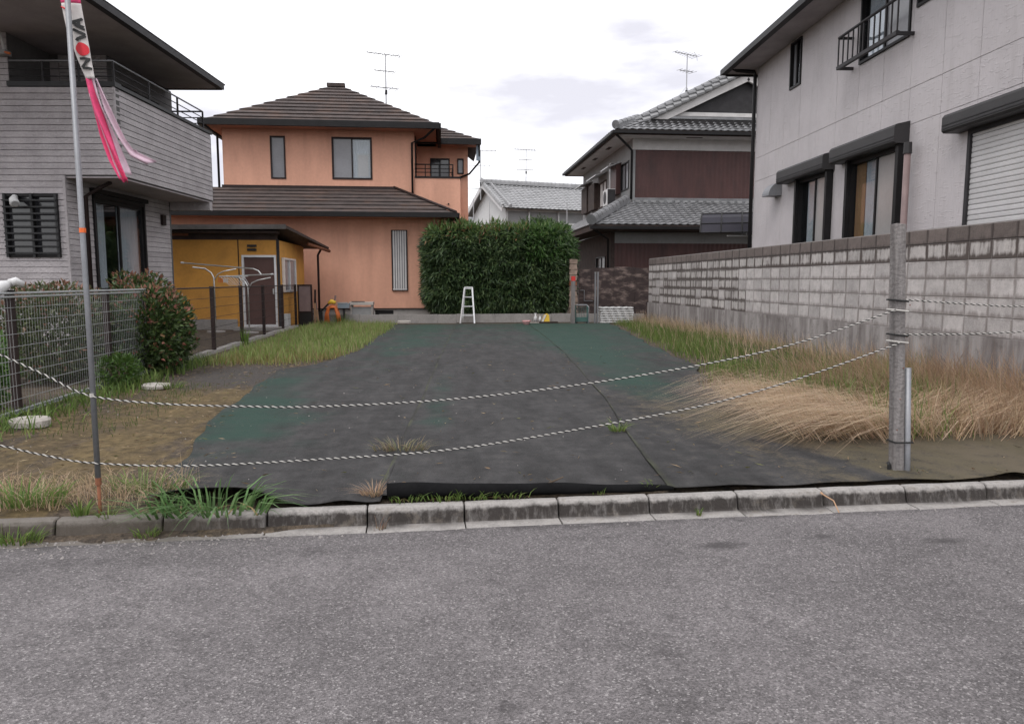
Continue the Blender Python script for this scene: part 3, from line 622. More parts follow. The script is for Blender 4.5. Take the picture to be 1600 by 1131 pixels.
r_ = MB().add([(-3.9,-.42,2.60),(.30,-.42,2.64),(.72,4.0,2.30),(-3.9,4.0,2.30),(-3.9,-.42,2.68),(.30,-.42,2.72),(.72,4.0,2.36),(-3.9,4.0,2.36)], [(0,3,2,1),(4,5,6,7),(0,1,5,4),(1,2,6,5),(2,3,7,6),(3,0,4,7)]).build('roof', 'wood_dark', sh)
MB().box(-3.7, -.02, .0, .05, 2.361, 2.60).box(-3.7, .05, -.3, .0, 2.52, 2.58).build('eave_board', 'wood_dark', sh)
box('eave_lamp', 'rust', sh, -2.9, -2.25, -.05, -.005, 2.46, 2.53)
v_ = MB()
for i in range(2): v_.box(-.78, -.55, -.05, -.004, 2.08+i*.1, 2.14+i*.1)
v_.build('vent', 'black_plastic', sh)
pipe('gutter', 'rust', sh, [(.42, 2.0, 2.36), (.72, 4.05, 2.24)], .05); pipe('downspout', 'brown_metal', sh, [(.50, 3.75, 2.26), (.42, 3.7, 2.1), (.42, 3.7, .05)], .035)
box('step', 'concrete', sh, -1.1, .1, -.45, -.005, -.05, .1); box('plinth', 'concrete', sh, -3.62, -1.101, -.06, -.004, -.05, .30)
box('side_block', 'white_plastic', sh, .03, .16, .1, .5, .0, .42)

# ---------------------------------------------------------------- grey sided house on the left
lh = thing('grey_sided_house', 'two storey grey lap sided house with corner balcony and dark eaves', 'house', (-5.39, 13.3, 0), -4.9)
winF = (-1.95, -1.05, 1.70, 2.77); doorS = (.86, 2.66, .62, 2.80)
w = MB().wall(-4.6, -.94, 0, 3.06, .03, .15, [winF]); w.wall(.151, 3.9, 0, 3.06, -1.06, -.94, [doorS], 'x'); w.wall(-4.6, -.94, 0, 5.4, 3.9, 4.02); w.wall(.151, 3.9, 0, 5.4, -4.6, -4.48, (), 'x')
core = w.build('wall', 'siding_core', lh)
def lap(axis, u0, u1, z0, z1, t, holes=(), sgn=-1, dz=.103):
    n = round((z1-z0)/dz); dz = (z1-z0)/n
    for i in range(n):
        a, b = z0+i*dz, z0+(i+1)*dz
        segs = [(u0, u1)]
        for h in holes:
            if h[2] < (a+b)/2 < h[3]: segs = [s_ for s0, s1 in segs for s_ in ((s0, min(s1, h[0])), (max(s0, h[1]), s1)) if s_[1]-s_[0] > .02]
        for (s0, s1) in segs:
            tt = t + sgn*rnd.uniform(0, .002)
            pr = [(tt-sgn*.03, a+.003), (tt, a+.003), (tt-sgn*.004, b-.010), (tt-sgn*.012, b-.004), (tt-sgn*.03, b-.004)]
            MB().prism([(s0, d, z) if axis == 'y' else (d, s0, z) for d, z in pr], (s1-s0, 0, 0) if axis == 'y' else (0, s1-s0, 0)).build('siding_board', 'siding', core)
lap('y', -4.6, -.95, .30, 3.08, 0, [winF]); lap('y', -4.6, 0, 3.08, 4.52, 0)
lap('x', .03, 3.9, .35, 3.06, -.92, [doorS], 1)
box('corner_trim', 'siding', lh, -.953, -.912, -.008, .028, .3, 3.07)
box('foundation', 'concrete', lh, -4.6, -.93, .01, .2, -.1, .3); box('foundation', 'concrete', lh, -1.1, -.93, .2, 3.9, -.1, .35)
o = window(lh, 'y', *winF, .0, 'dark_trim', 2, depth=.10, fw=.05, glass='pane_dark')
for i in range(9): box('grille_bar', 'black_plastic', o, -1.95, -1.05, -.085, -.06, 1.76+i*.11, 1.785+i*.11)
for x_ in (-1.95, -1.5, -1.09): box('grille_post', 'black_plastic', o, x_, x_+.04, -.06, -.031, 1.7, 2.77)
d = window(lh, 'x', *doorS, -1.0, 'dark_trim', 2, depth=.08, fw=.07, out=-.0, name='sliding_door')
# the side door faces +x, so its curtains hang on the inner side
for (a, b) in ((.93, 1.35), (1.8, 2.6)):
    mb = MB(); n = 26; V = []
    for i in range(n+1):
        y_ = a+(b-a)*i/n; x_ = -1.02+.012*math.sin(i*1.7+math.sin(i*.5))
        V += [(x_, y_, .7), (x_, y_, 2.72)]
    mb.add(V, [(2*i, 2*i+2, 2*i+3, 2*i+1) for i in range(n)]).build('curtain', 'curtain', d, fixn=False)
fr_ = MB().box(-.94, -.885, .80, .86, .6, 2.86).box(-.94, -.885, 2.66, 2.72, .6, 2.86).box(-.94, -.885, .80, 2.72, 2.801, 2.87); fr_.build('door_casing', 'dark_trim', d)
MB().box(-.93, -.84, .74, 2.78, 2.88, 2.96).build('shutter_box', 'dark_trim', lh)
pipe('downspout', 'brown_metal', lh, [(-.4, .5, 3.02), (-.62, .5, 2.92), (-.86, .5, 2.78), (-.86, .5, .2)], .035)
box('meter_box', 'brown_metal', lh, -.915, -.86, 3.45, 3.6, 2.5, 2.72)
# balcony
w = MB().wall(-4.6, -.001, 3.06, 4.5, .03, .15); w.wall(.151, 4.05, 3.06, 4.5, -.15, -.03, (), 'x'); w.wall(-.92, -.031, 3.06, 4.5, 4.051, 4.15); w.box(-4.48, -.151, .151, 4.05, 3.06, 3.2)
bal = w.build('balcony', 'siding_core', lh)
core = bal; lap('x', .03, 4.05, 3.08, 4.52, 0, (), 1)
box('corner_trim', 'siding', bal, -.028, .004, -.006, .028, 3.07, 4.521)
box('underside', 'soffit_dark', bal, -.93, -.03, .03, 4.05, 3.035, 3.058)
box('coping', 'black_plastic', bal, -1.76, .03, -.03, .18, 4.523, 4.60); box('coping', 'black_plastic', bal, -.18, .03, .181, 4.1, 4.523, 4.58)
for k, z in enumerate((4.70, 4.82, 4.95)): pipe('rail', 'galv' if k == 2 else 'charcoal', bal, [(-1.75, .05, z), (-.03, .05, z), (-.03, .09, z), (-.03, 3.75, z), (-.9, 3.75, z)], .018 if k == 2 else .011, 6)
for p_ in ((-1.2, .05), (-.6, .05), (-.03, .06), (-.03, 1.3), (-.03, 2.5), (-.03, 3.75)): box('rail_post', 'charcoal', bal, p_[0]-.015, p_[0]+.015, p_[1]-.015, p_[1]+.015, 4.59, 4.94)
box('bracket_beam', 'siding', lh, -.9, -.02, 3.9, 4.05, 2.86, 3.034)
# upper floor behind the balcony
w = MB().wall(-4.5, -.75, 3.2, 5.45, 1.25, 1.37, [(-2.6, -1.62, 3.3, 5.2)]); w.wall(1.371, 3.9, 3.2, 5.4, -.87, -.75, [(1.75, 3.3, 3.3, 5.0)], 'x'); w.wall(-4.6, -1.75, 4.5, 5.5, .03, 1.2)
up = w.build('upper_wall', 'siding_core', lh); core = up
lap('y', -1.62, -.75, 3.3, 5.4, 1.24); lap('y', -4.6, -1.75, 4.52, 5.5, .02)
sc_ = box('insect_screen', 'soffit_dark', up, -2.62, -1.6, 1.2, 1.24, 3.3, 5.25)
window(up, 'x', 1.75, 3.3, 3.3, 5.0, -.83, 'dark_trim', 2, depth=.06, out=-.0)
# roof: right eave runs back from the street
rf = MB().add([(.45,-2.4,5.47), (.45,3.75,5.47), (-3.6,3.75,7.35), (-3.6,-2.4,7.35), (-7.6,-2.4,5.47), (-7.6,3.75,5.47)], [(0,1,2,3), (3,2,5,4)]).build('roof', 'dark_trim', lh, fixn=False)
courses(rf, 'slate_course', 'charcoal', (.45,-2.4,5.5), (.45,3.75,5.5), (-3.6,-2.4,7.38), (-3.6,3.75,7.38), 16, .03, .03)
box('soffit', 'soffit_dark', lh, -7.5, .36, -2.3, 3.64, 5.40, 5.43)
box('gutter', 'charcoal', lh, .361, .48, -2.4, 3.7, 5.39, 5.50); MB().prism([(.42,3.73,5.39),(.45,3.73,5.5),(-3.6,3.73,7.38),(-7.6,3.73,5.47),(-7.6,3.73,5.39)], (0, -.08, 0)).build('gable_end', 'dark_trim', lh)
# laundry arm on the upper wall and a camera by the window
a_ = thing('clothes_bracket', 'white folding clothes bracket with orange tip beside the balcony screen', 'bracket', (-5.39, 13.3, 0), -4.9)
pipe('arm', 'white_plastic', a_, [(-1.86, -.06, 5.5), (-1.80, -.10, 5.42), (-1.72, -.12, 5.2), (-1.70, -.12, 5.06)], .022); box('joint', 'grey_plastic', a_, -1.86, -1.66, -.16, .0, 5.0, 5.07); pipe('tip', 'orange_plastic', a_, [(-1.68, -.14, 5.03), (-1.56, -.2, 4.99)], .02)
def seccam(loc, rz, label, s_=1.):
    t = thing('security_light', label, 'light', loc, rz)
    MB().tube([(0,.10,-.02), (0,.02,.02), (0,-.03,.0)], [.04,.05,.05], 10).build('base', 'white_plastic', t, smooth=True)
    MB().tube([(-.02,-.02,0), (.0,-.1,-.03), (.03,-.22,-.10)], [.035,.065,.075], 12).build('lamp_head', 'white_plastic', t, smooth=True)
    MB().tube([(.033,-.223,-.105), (.036,-.235,-.112)], [.055,.05], 12).build('lens', 'grey_plastic', t); t.scale = (s_, s_, s_); return t
seccam((-7.12, 13.36, 2.68), 20, 'small white floodlight mounted on grey siding beside the barred window')

# ---------------------------------------------------------------- light grey panelled house on the right
rh = thing('grey_panel_house', 'two storey pale grey panelled house with dark shutter hoods above the block wall', 'house', (7.8, 18.0, 0), -3.6)
W1 = (-4.22, -2.68, .9, 3.42); W2 = (-6.70, -4.92, .9, 3.46); W3 = (-12.6, -8.25, 1.0, 3.36); WA = (-2.54, -1.98, 5.44, 6.42); WB = (-6.64, -5.05, 5.12, 6.5); WC = (-8.3, -6.8, 5.48, 6.5)
holes = [W1, W2, W3, WA, WB, WC]
w = MB().wall(-14, -.15, 0, 6.62, .03, .16, holes, 'x'); w.wall(.03, 8, 0, 6.62, -.15, -.02); w.wall(-14, -.151, 0, 6.62, 8, 8.12, (), 'x'); w.wall(.161, 8, 0, 6.62, -14, -13.88)
core = w.build('wall', 'siding_core', rh)
seams = [0, -.88, -1.70, -2.54, -3.37, -4.21, -5.05, -5.88, -6.71, -7.54, -8.37, -9.2, -10.03, -10.86, -11.69, -12.5, -13.3, -14.0]
bands = [(0, .9), (.9, 2.0), (2.0, 3.74), (3.74, 4.30), (4.30, 6.62)]
for (za, zb) in bands:
    for i in range(len(seams)-1):
        u1, u0 = seams[i], seams[i+1]
        zr = [(za, zb)]
        for h in holes:
            if h[0] <= u0+.005 and h[1] >= u1-.005: zr = [p for a, b in zr for p in ((a, min(b, h[2])), (max(a, h[3]), b)) if p[1]-p[0] > .02]
        for (a, b) in zr:
            hs = [h for h in holes if h[0] < u1 and h[1] > u0 and h[2] < b and h[3] > a]
            mb = MB().wall(u0+.004, u1-.004, a+.004, b-.004, rnd.uniform(0, .0015), .028, hs, 'x')
            if mb.v: mb.build('wall_panel', 'panel', core)

box('corner_trim', 'panel', rh, -.006, .03, 0.001, .02, 0, 6.61)
window(rh, 'x', *WA, .0, 'dark_trim', 2, glass=['glass', 'frosted'], depth=.1)
window(rh, 'x', *WB, .0, 'dark_trim', 2, glass=['frosted', 'glass'], depth=.1, curtain=[(.55, .95, 'curtain')])
window(rh, 'x', *WC, .0, 'dark_trim', 2, glass='glass', depth=.1)
window(rh, 'x', *W1, .0, 'dark_trim', 2, glass=['pane_pale', 'glass'], depth=.12, fw=.07, curtain=[(.55, .86, 'curtain')])
window(rh, 'x', *W2, .0, 'dark_trim', 2, glass=['pane_pale', 'glass'], depth=.12, fw=.07, curtain=[(.52, .80, 'curtain'), (.80, .99, 'interior_wood')])
fr_ = window(rh, 'x', *W3, .0, 'charcoal', 1, glass='black_plastic', depth=.12, fw=.06, name='shutter_frame')
for i in range(32): MB().prism([(.012, W3[0]+.06, 1.06+i*.071), (.004, W3[0]+.06, 1.075+i*.071), (.004, W3[0]+.06, 1.118+i*.071), (.014, W3[0]+.06, 1.128+i*.071)], (0, W3[1]-W3[0]-.12, 0)).build('shutter_slat', 'shutter_white', fr_)
def hood(u0, u1, z0, z1):
    h = MB().prism([(-.002, u0, z1), (-.22, u0, z1-.05), (-.25, u0, z1-.09), (-.25, u0, z0+.03), (-.22, u0, z0), (-.002, u0, z0)], (0, u1-u0, 0)).build('shutter_hood', 'hood_grey', rh)
    for k in range(2): MB().box(-.258, -.251, u0+.01, u1-.01, z0+.05+k*.045, z0+.065+k*.045).build('hood_rib', 'charcoal', h)
hood(-4.28, -2.02, 3.42, 3.76); hood(-6.77, -4.55, 3.46, 3.80); hood(-12.8, -8.0, 3.36, 3.66)
for (u0, u1) in ((W1[0], W1[0]+.0), ):
    pass
MB().box(-.14, -.031, W1[0]-.03, W1[0]+.05, .9, 3.42).build('shutter_guide', 'dark_trim', rh); MB().box(-.14, -.031, W2[0]-.02, W2[0]+.07, .9, 3.46).build('shutter_guide', 'dark_trim', rh)
MB().box(-.10, -.031, W1[1]-.05, W1[1]+.03, .9, 3.42).build('shutter_guide', 'dark_trim', rh); MB().box(-.10, -.031, W2[1]-.05, W2[1]+.03, .9, 3.46).build('shutter_guide', 'dark_trim', rh)
rl = box('window_railing', 'charcoal', rh, -.30, -.24, -6.75, -4.78, 5.10, 5.16)
pipe('top_rail', 'charcoal', rl, [(0, -6.75, 5.66), (-.27, -6.75, 5.66), (-.27, -4.78, 5.66), (0, -4.78, 5.66)], .026, 6)
box('bracket', 'charcoal', rl, -.24, 0, -6.75, -6.70, 5.10, 5.15); box('bracket', 'charcoal', rl, -.24, 0, -4.83, -4.78, 5.10, 5.15)
for i in range(12): box('baluster', 'charcoal', rl, -.28, -.26, -6.74+i*.177, -6.718+i*.177, 5.161, 5.65)
v_ = MB()
V = []
for i in range(9):
    t = i/8*math.pi/2; V.append((-.30*math.sin(t)-.002, 0, 3.22+.30*math.cos(t)))
v_.prism([(x_, -1.75, z_) for x_, _, z_ in V] + [(-.002, -1.75, 3.22)], (0, .42, 0)).build('vent_hood', 'galv', rh)
pp = pipe('vent_pipe', 'pipe_pink', rh, [(-.16, -7.02, .2), (-.16, -7.02, 3.28)], .05, 12); MB().tube([(-.16, -7.02, 3.25), (-.16, -7.02, 3.42)], [.065, .06], 12).build('pipe_cap', 'hood_grey', pp)
pipe('downspout', 'dark_trim', rh, [(-.62, .12, 6.50), (-.5, .12, 6.44), (-.06, .1, 6.40), (-.05, .08, 6.3), (-.05, .08, 0)], .045)
box('soffit', 'soffit_dark', rh, -.62, -.008, -14.5, .55, 6.46, 6.49); box('soffit', 'soffit_dark', rh, -.0079, 8.5, .021, .55, 6.46, 6.49)
box('gutter', 'dark_trim', rh, -.76, -.621, -14.6, .6, 6.44, 6.56); box('fascia', 'dark_trim', rh, -.62, 8.5, .551, .62, 6.42, 6.60)
rf = MB().add([(-.7,-14.6,6.55), (-.7,.62,6.55), (3.9,-3,8.9), (3.9,-11,8.9), (8.6,.62,6.55), (8.6,-14.6,6.55)], [(0,1,2,3), (1,4,2), (4,5,3,2), (5,0,3)]).build('roof', 'dark_trim', rh, fixn=False)
courses(rf, 'slate_course', 'charcoal', (-.7,-14.6,6.57), (-.7,.62,6.57), (3.9,-11,8.92), (3.9,-3,8.92), 18, .03, .03)
# ---------------------------------------------------------------- tiled timber house
MX, MY = 7.1, 27.2
mh = thing('tiled_house', 'old two storey house with brown corrugated walls and grey clay tile roofs', 'house', (MX, MY, 0))
ax = lambda x: x - MX
ay = lambda y: y - MY
def corrugated(name, u0, u1, z0, z1, t, mat='corrugated_brown', parent=mh, pitch=.16):
    mb = MB(); n = int((u1-u0)/pitch*4); V = []
    for i in range(n+1):
        u = u0+(u1-u0)*i/n; d = t - (.012 if i % 4 in (1, 2) else 0)
        V += [(u, d, z0), (u, d, z1)]
    return mb.add(V, [(2*i, 2*i+2, 2*i+3, 2*i+1) for i in range(n)]).build(name, mat, parent, fixn=False)
w = MB().wall(ax(7.1), ax(16), 3.0, 6.6, .06, .18); w.wall(.181, ay(36.6), 3.0, 6.6, 0, .12, [(ay(31.4), ay(33.0), 4.5, 5.6), (ay(27.7), ay(28.9), 4.75, 5.8)], 'x'); w.wall(0, ax(16), 3.0, 6.6, ay(36.6), ay(36.72)); w.build('upper_wall', 'plaster_grey', mh)
corrugated('cladding', .1, ax(16), 4.36, 6.10, .05)
box('upper_band', 'soffit_white', mh, 0, ax(16), .0, .06, 6.101, 6.62)
box('corner_board', 'plaster_grey', mh, -.02, .1, -.01, .059, 4.3, 6.1)
w = MB().wall(ax(6.0), ax(16), 0, 3.0, ay(25.75), ay(25.87)); w.wall(ay(25.88), ay(36), 0, 3.0, ax(6.0), ax(6.12), [(ay(26.6), ay(28.2), .9, 2.2)], 'x'); w.build('lower_wall', 'wood_dark', mh)
corrugated('cladding', ax(6.12), ax(16), .0, 2.62, ay(25.72))
box('lower_band', 'plaster_grey', mh, ax(6.0), ax(16), ay(25.70), ay(25.748), 2.621, 3.0)
box('corner_board', 'wood_dark', mh, ax(5.97), ax(6.11), ay(25.69), ay(25.76), 0, 3.0)
# side windows with shutter boxes
window(mh, 'x', ay(31.4), ay(33.0), 4.5, 5.6, 0, 'wood_dark', 2, glass='blind')
window(mh, 'x', ay(27.7), ay(28.9), 4.75, 5.8, 0, 'dark_trim', 2, glass='frosted')
box('shutter_case', 'corrugated_brown', mh, -.2, -.002, ay(28.95), ay(29.9), 4.7, 5.9); box('shutter_case', 'wood_dark', mh, -.2, -.002, ay(33.1), ay(34.4), 4.5, 5.65); box('shutter_case', 'wood_dark', mh, -.2, -.002, ay(34.8), ay(36.1), 4.5, 5.7)
for (a, b) in ((31.2, 33.2), (34.5, 36.3), (28.9, 30.2)): MB().prism([(0, ay(a), 5.95), (-.55, ay(a), 5.75), (-.55, ay(a), 5.71), (0, ay(a), 5.9)], (0, b-a, 0)).build('window_canopy', 'bare_steel', mh)
pipe('drain_pipe', 'white_plastic', mh, [(-.08, ay(30.4), 6.1), (-.08, ay(30.4), 4.3)], .06)
# upper roof, hip and gable
ez = 6.66
e = dict(fl=(ax(6.25), ay(26.45), ez), fr=(ax(16.6), ay(26.45), ez), bl=(ax(6.25), ay(37.2), ez-.0), ap=(ax(11.45), ay(27.55), 9.12), apb=(ax(11.45), ay(36.2), 9.12), br=(ax(16.6), ay(37.2), ez))
gl, gr = (ax(8.35), ay(27.5), 7.38), (ax(14.5), ay(27.5), 7.38)
hl = (ax(7.35), ay(27.5), 7.2)
rf = MB().add([e['fl'], e['bl'], e['apb'], e['ap'], e['fr'], e['br'], gl, gr, (ax(11.45), ay(27.34), 9.12), (ax(7.3), ay(27.34), 7.157), (ax(15.6), ay(27.34), 7.157)], [(0,1,2,8,9), (4,5,2,8,10), (0,4,7,6)]).build('upper_roof', 'dark_trim', mh, fixn=False)
tile_field(rf, 'kawara', e['fl'], e['fr'], (ax(7.3), ay(27.5), 7.28), (ax(15.5), ay(27.5), 7.28))
L0 = (ax(6.25), ay(37.2), ez); tile_field(rf, 'kawara', e['bl'], (ax(6.25), ay(27.3), ez), (ax(11.4), ay(36.2), 9.1), (ax(11.4), ay(27.3), 9.1))
MB().prism([(ax(8.5), ay(27.52), 7.4), (ax(11.45), ay(27.52), 8.86), (ax(14.4), ay(27.52), 7.4)], (0, .1, 0)).build('gable_wall', 'charcoal', rf)
for sgn in (-1, 1):
    MB().bar((ax(11.45+sgn*3.6), ay(27.32), 7.10), (ax(11.45), ay(27.32), 8.80), .10, .26).build('barge_board', 'soffit_white', rf)
    for row in range(2):
        pts = [(ax(11.45+sgn*(4.3-4.3*i/15)), ay(27.24-.06*row), 7.10-.15*row+2.08*i/15) for i in range(16)]
        for i in range(15): MB().tube([Vector(pts[i])+Vector((0,0,.05)), Vector(pts[i+1])], [.10, .08], 8).build('verge_tile', 'kawara_pale' if row else 'kawara', rf)
    ridge(rf, 'kawara', (ax(11.45+sgn*4.15), ay(27.5), 7.22), (ax(11.45), ay(27.62), 9.28), .10, cap=False)
    ridge(rf, 'kawara', (ax(11.45+sgn*5.15), ay(26.5), 6.82), (ax(11.45+sgn*4.1), ay(27.5), 7.3), .11, name='hip_tiles')
box('tie_beam', 'soffit_white', rf, ax(8.7), ax(14.2), ay(27.40), ay(27.51), 7.38, 7.52)
box('flashing_tiles', 'kawara', rf, ax(8.4), ax(14.5), ay(27.28), ay(27.39), 7.25, 7.34)
ridge(rf, 'kawara', (ax(11.45), ay(27.4), 9.26), (ax(11.45), ay(36.2), 9.26), .13)
box('soffit', 'soffit_white', mh, ax(6.35), ax(16.5), ay(26.52), -.001, 6.50, 6.53); box('soffit', 'soffit_white', mh, ax(6.35), -.001, .0, ay(37), 6.50, 6.53)
box('gutter', 'dark_trim', mh, ax(6.14), ax(16.6), ay(26.32), ay(26.44), 6.52, 6.62); box('gutter', 'dark_trim', mh, ax(6.12), ax(6.24), ay(26.45), ay(37.2), 6.52, 6.62)
box('fascia', 'wood_dark', mh, ax(6.26), ax(16.6), ay(26.45), ay(26.5), 6.49, 6.67); box('fascia', 'wood_dark', mh, ax(6.26), ax(6.31), ay(26.501), ay(37.2), 6.49, 6.67); box('fascia', 'wood_dark', mh, ax(6.312), ax(16.6), ay(37.15), ay(37.2), 6.49, 6.67)
for (x_, y_) in ((ax(9.0), ay(26.8)), ): box('soffit_vent', 'wood_dark', mh, x_, x_+.6, y_, y_+.12, 6.49, 6.499)
for k in range(3): box('soffit_vent', 'wood_dark', mh, ax(6.6), ax(6.75), ay(29+k*2.6), ay(29.6+k*2.6), 6.49, 6.499)
pipe('downspout', 'dark_trim', mh, [(ax(6.3), ay(26.5), 6.5), (ax(6.9), ay(27.1), 6.2), (ax(7.05), ay(27.15), 6.05), (ax(7.05), ay(27.15), 4.3)], .045)
# skirt roof over the ground floor
sz = 3.2
a0, a1, b0, b1 = (ax(5.15), ay(24.95), sz), (ax(16.4), ay(24.95), sz), (ax(6.9), ay(27.18), 4.18), (ax(16.4), ay(27.18), 4.18)
c0, c1 = (ax(5.15), ay(36), sz), (ax(6.9), ay(36), 4.18)
rf = MB().add([a0, a1, b1, b0, c0, c1], [(0,1,2,3), (0,3,5,4)]).build('skirt_roof', 'dark_trim', mh, fixn=False)
tile_field(rf, 'kawara', a0, a1, b0, b1); tile_field(rf, 'kawara', c0, a0, c1, b0)
ridge(rf, 'kawara', (a0[0]-.02, a0[1]-.02, a0[2]+.16), (b0[0], b0[1], b0[2]+.14), .13, name='hip_tiles')
box('wall_flashing', 'kawara', rf, 0, ax(16), -.07, -.012, 4.16, 4.36)
for i in range(30): box('flashing_tile', 'kawara_pale', rf, .1+i*.3, .27+i*.3, -.13, -.071, 4.19, 4.26)
box('soffit', 'wood_dark', mh, ax(5.25), ax(16.3), ay(25.02), ay(25.69), 3.02, 3.05); box('soffit', 'wood_dark', mh, ax(5.25), ax(5.99), ay(25.7), ay(36), 3.02, 3.05)
box('fascia', 'wood_dark', mh, ax(5.16), ax(16.4), ay(24.95), ay(24.99), 3.01, 3.21); box('fascia', 'wood_dark', mh, ax(5.16), ax(5.2), ay(24.991), ay(36), 3.01, 3.21)
box('gutter', 'dark_trim', mh, ax(5.05), ax(16.4), ay(24.82), ay(24.94), 3.05, 3.15)
window(mh, 'x', ay(26.6), ay(28.2), .9, 2.2, ax(6.0), 'dark_trim', 2, glass='frosted')
pipe('downspout', 'dark_trim', mh, [(ax(5.2), ay(25.0), 3.05), (ax(5.85), ay(25.6), 2.75), (ax(5.9), ay(25.66), 0)], .04)
u_ = thing('air_conditioner', 'white air conditioner unit standing on the skirt roof by a side window', 'air conditioner', (6.55, 28.6, 4.12))
MB().box(-.15, .15, -.4, .4, .08, .68).build('casing', 'white_plastic', u_); MB().tube([(-.16, .05, .38), (-.151, .05, .38)], .24, 16).build('fan_grille', 'charcoal', u_); box('front_face', 'charcoal', u_, -.15, .15, -.412, -.401, .1, .66); box('foot', 'galv', u_, -.13, .13, -.35, -.28, -.08, .079); box('foot', 'galv', u_, -.13, .13, .28, .35, -.08, .079)
# ---------------------------------------------------------------- white house far behind
fh = thing('white_house', 'distant white house with pale tiled gable roof above the hedge', 'house', (3.97, 45, 0), 17)
q = lambda x: x-4.0
w = MB().wall(q(4.0), q(13), 0, 5.65, 0, .15).wall(.151, 5.8, 0, 5.65, q(4.0), q(4.15), (), 'x'); w.prism([(q(4.0), .0, 5.65), (q(4.0), 5.8, 5.65), (q(4.0), 2.9, 7.3)], (.12, 0, 0)); w.build('wall', 'plaster_white', fh)
box('grey_front', 'plaster_grey', fh, q(4.16), q(13), -.03, -.002, 2, 5.5); box('window_awning', 'shutter_white', fh, q(7.6), q(9.2), -.3, -.031, 4.75, 4.85)
for x_ in (5.5, 7.5): pipe('drain_pipe', 'shutter_white', fh, [(q(x_), -.1, 5.6), (q(x_), -.1, 3)], .06)
rf = MB().add([(q(3.6),-.5,5.62), (q(13.5),-.5,5.62), (q(13.5),2.9,7.38), (q(3.6),2.9,7.38), (q(3.6),6.3,5.62), (q(13.5),6.3,5.62)], [(0,1,2,3), (3,2,5,4)]).build('roof', 'plaster_grey', fh, fixn=False)
tile_field(rf, 'kawara_pale', (q(3.6),-.5,5.64), (q(13.5),-.5,5.64), (q(3.6),2.9,7.4), (q(13.5),2.9,7.4), .3, .3); ridge(rf, 'kawara_pale', (q(3.55), 2.9, 7.56), (q(13.5), 2.9, 7.56), .16)
for i in range(2): ridge(rf, 'kawara_pale', (q(3.62+.5*i), -.5, 5.74), (q(3.62+.5*i), 2.9, 7.48), .09, name='verge_tiles', cap=False)
MB().bar((q(3.58), -.55, 5.55), (q(3.58), 2.9, 7.32), .06, .3).bar((q(3.58), 6.35, 5.55), (q(3.58), 2.9, 7.32), .06, .3).build('barge_board', 'shutter_white', rf)
# left gable neighbour seen as a thin wedge
f2 = thing('far_cottage', 'far low house with dark grey roof beside the white house', 'house', (-1.2, 60, 0))
MB().box(-4, 5.5, 0, 6, 0, 4.9).build('wall', 'plaster_white', f2); MB().prism([(-4.6, -.4, 4.8), (6.0, -.4, 4.8), (6.0, -.4, 5.0), (-4.6, -.4, 5.0)], (0, .1, 0)).build('fascia', 'shutter_white', f2)
rf = MB().add([(-4.6,-.4,5.0), (6.0,-.4,5.0), (6.0,3,6.6), (-4.6,3,6.6), (-4.6,6.4,5), (6.0,6.4,5)], [(0,1,2,3), (3,2,5,4)]).build('roof', 'far_roof', f2, fixn=False); tile_field(rf, 'kawara', (-4.6,-.4,5.02), (6.0,-.4,5.02), (-4.6,3,6.62), (6.0,3,6.62), .3, .3)
# ---------------------------------------------------------------- antennas
def antenna(loc, h, label, rz=0, dishes=2, sc__=1.):
    a = thing('tv_antenna', label, 'antenna', loc, rz, 'roof antennas')
    MB().tube([(0,0,0), (0,0,h)], [.03,.022], 6).build('mast', 'antenna', a)
    for k in range(dishes):
        z = h*(1-.3*k) - .02; ln = (.75, .45, .6)[k]*sc__
        b = MB().tube([(-ln,0,z), (ln*.8,0,z+.05)], .018, 6).build('boom', 'antenna', a)
        for i in range(9 if k == 0 else 5): 
            x_ = -ln + i*(ln*1.8)/(8 if k == 0 else 4); MB().tube([(x_,-.16-.02*i,z+.02), (x_,.16+.02*i,z+.02)], .010, 5).build('element', 'antenna', b)
        if k == 0: MB().tube([(ln*.8,0,z+.05), (ln*.7,.1,z+.25)], .012, 5).tube([(ln*.8,0,z+.05), (ln*.7,-.1,z-.16)], .012, 5).build('reflector', 'antenna', b)
    box('junction_box', 'charcoal', a, -.04, .04, -.05, .03, h*.28, h*.36)
    for i in range(3): MB().tube([(0,0,h*.42), (.9*math.cos(i*2.1), .9*math.sin(i*2.1), 0)], .006, 4).build('guy_wire', 'antenna', a)
antenna((-2.05, 30.3, 8.0), 2.1, 'thin television antenna standing on the salmon house roof', 25, 3)
antenna((2.55, 46.6, 6.3), 3.0, 'tall television antenna on a mast at the white house gable end', 5, 3, 1.6)
antenna((5.6, 48.4, 7.6), 2.1, 'television antenna rising from the white house ridge', 20, 3, 1.1)
antenna((10.6, 31.8, 8.6), 2.3, 'television antenna behind the ridge of the brown tiled house', 30, 2)
def wire(p, q_, sag, label):
    p, q_ = Vector(p), Vector(q_); pts = [p.lerp(q_, i/24) - Vector((0,0,sag*4*(i/24)*(1-i/24))) for i in range(25)]
    tag(MB().tube(pts, .014, 5).build('overhead_cable', 'charcoal'), label, 'cable')
wire((-14, 52, 10.2), (2.6, 46, 6.9), .5, 'thin overhead cable reaching the white house gable')
wire((-14, 56, 8.6), (3.6, 50, 6.2), .5, 'lower thin overhead cable behind the salmon house')
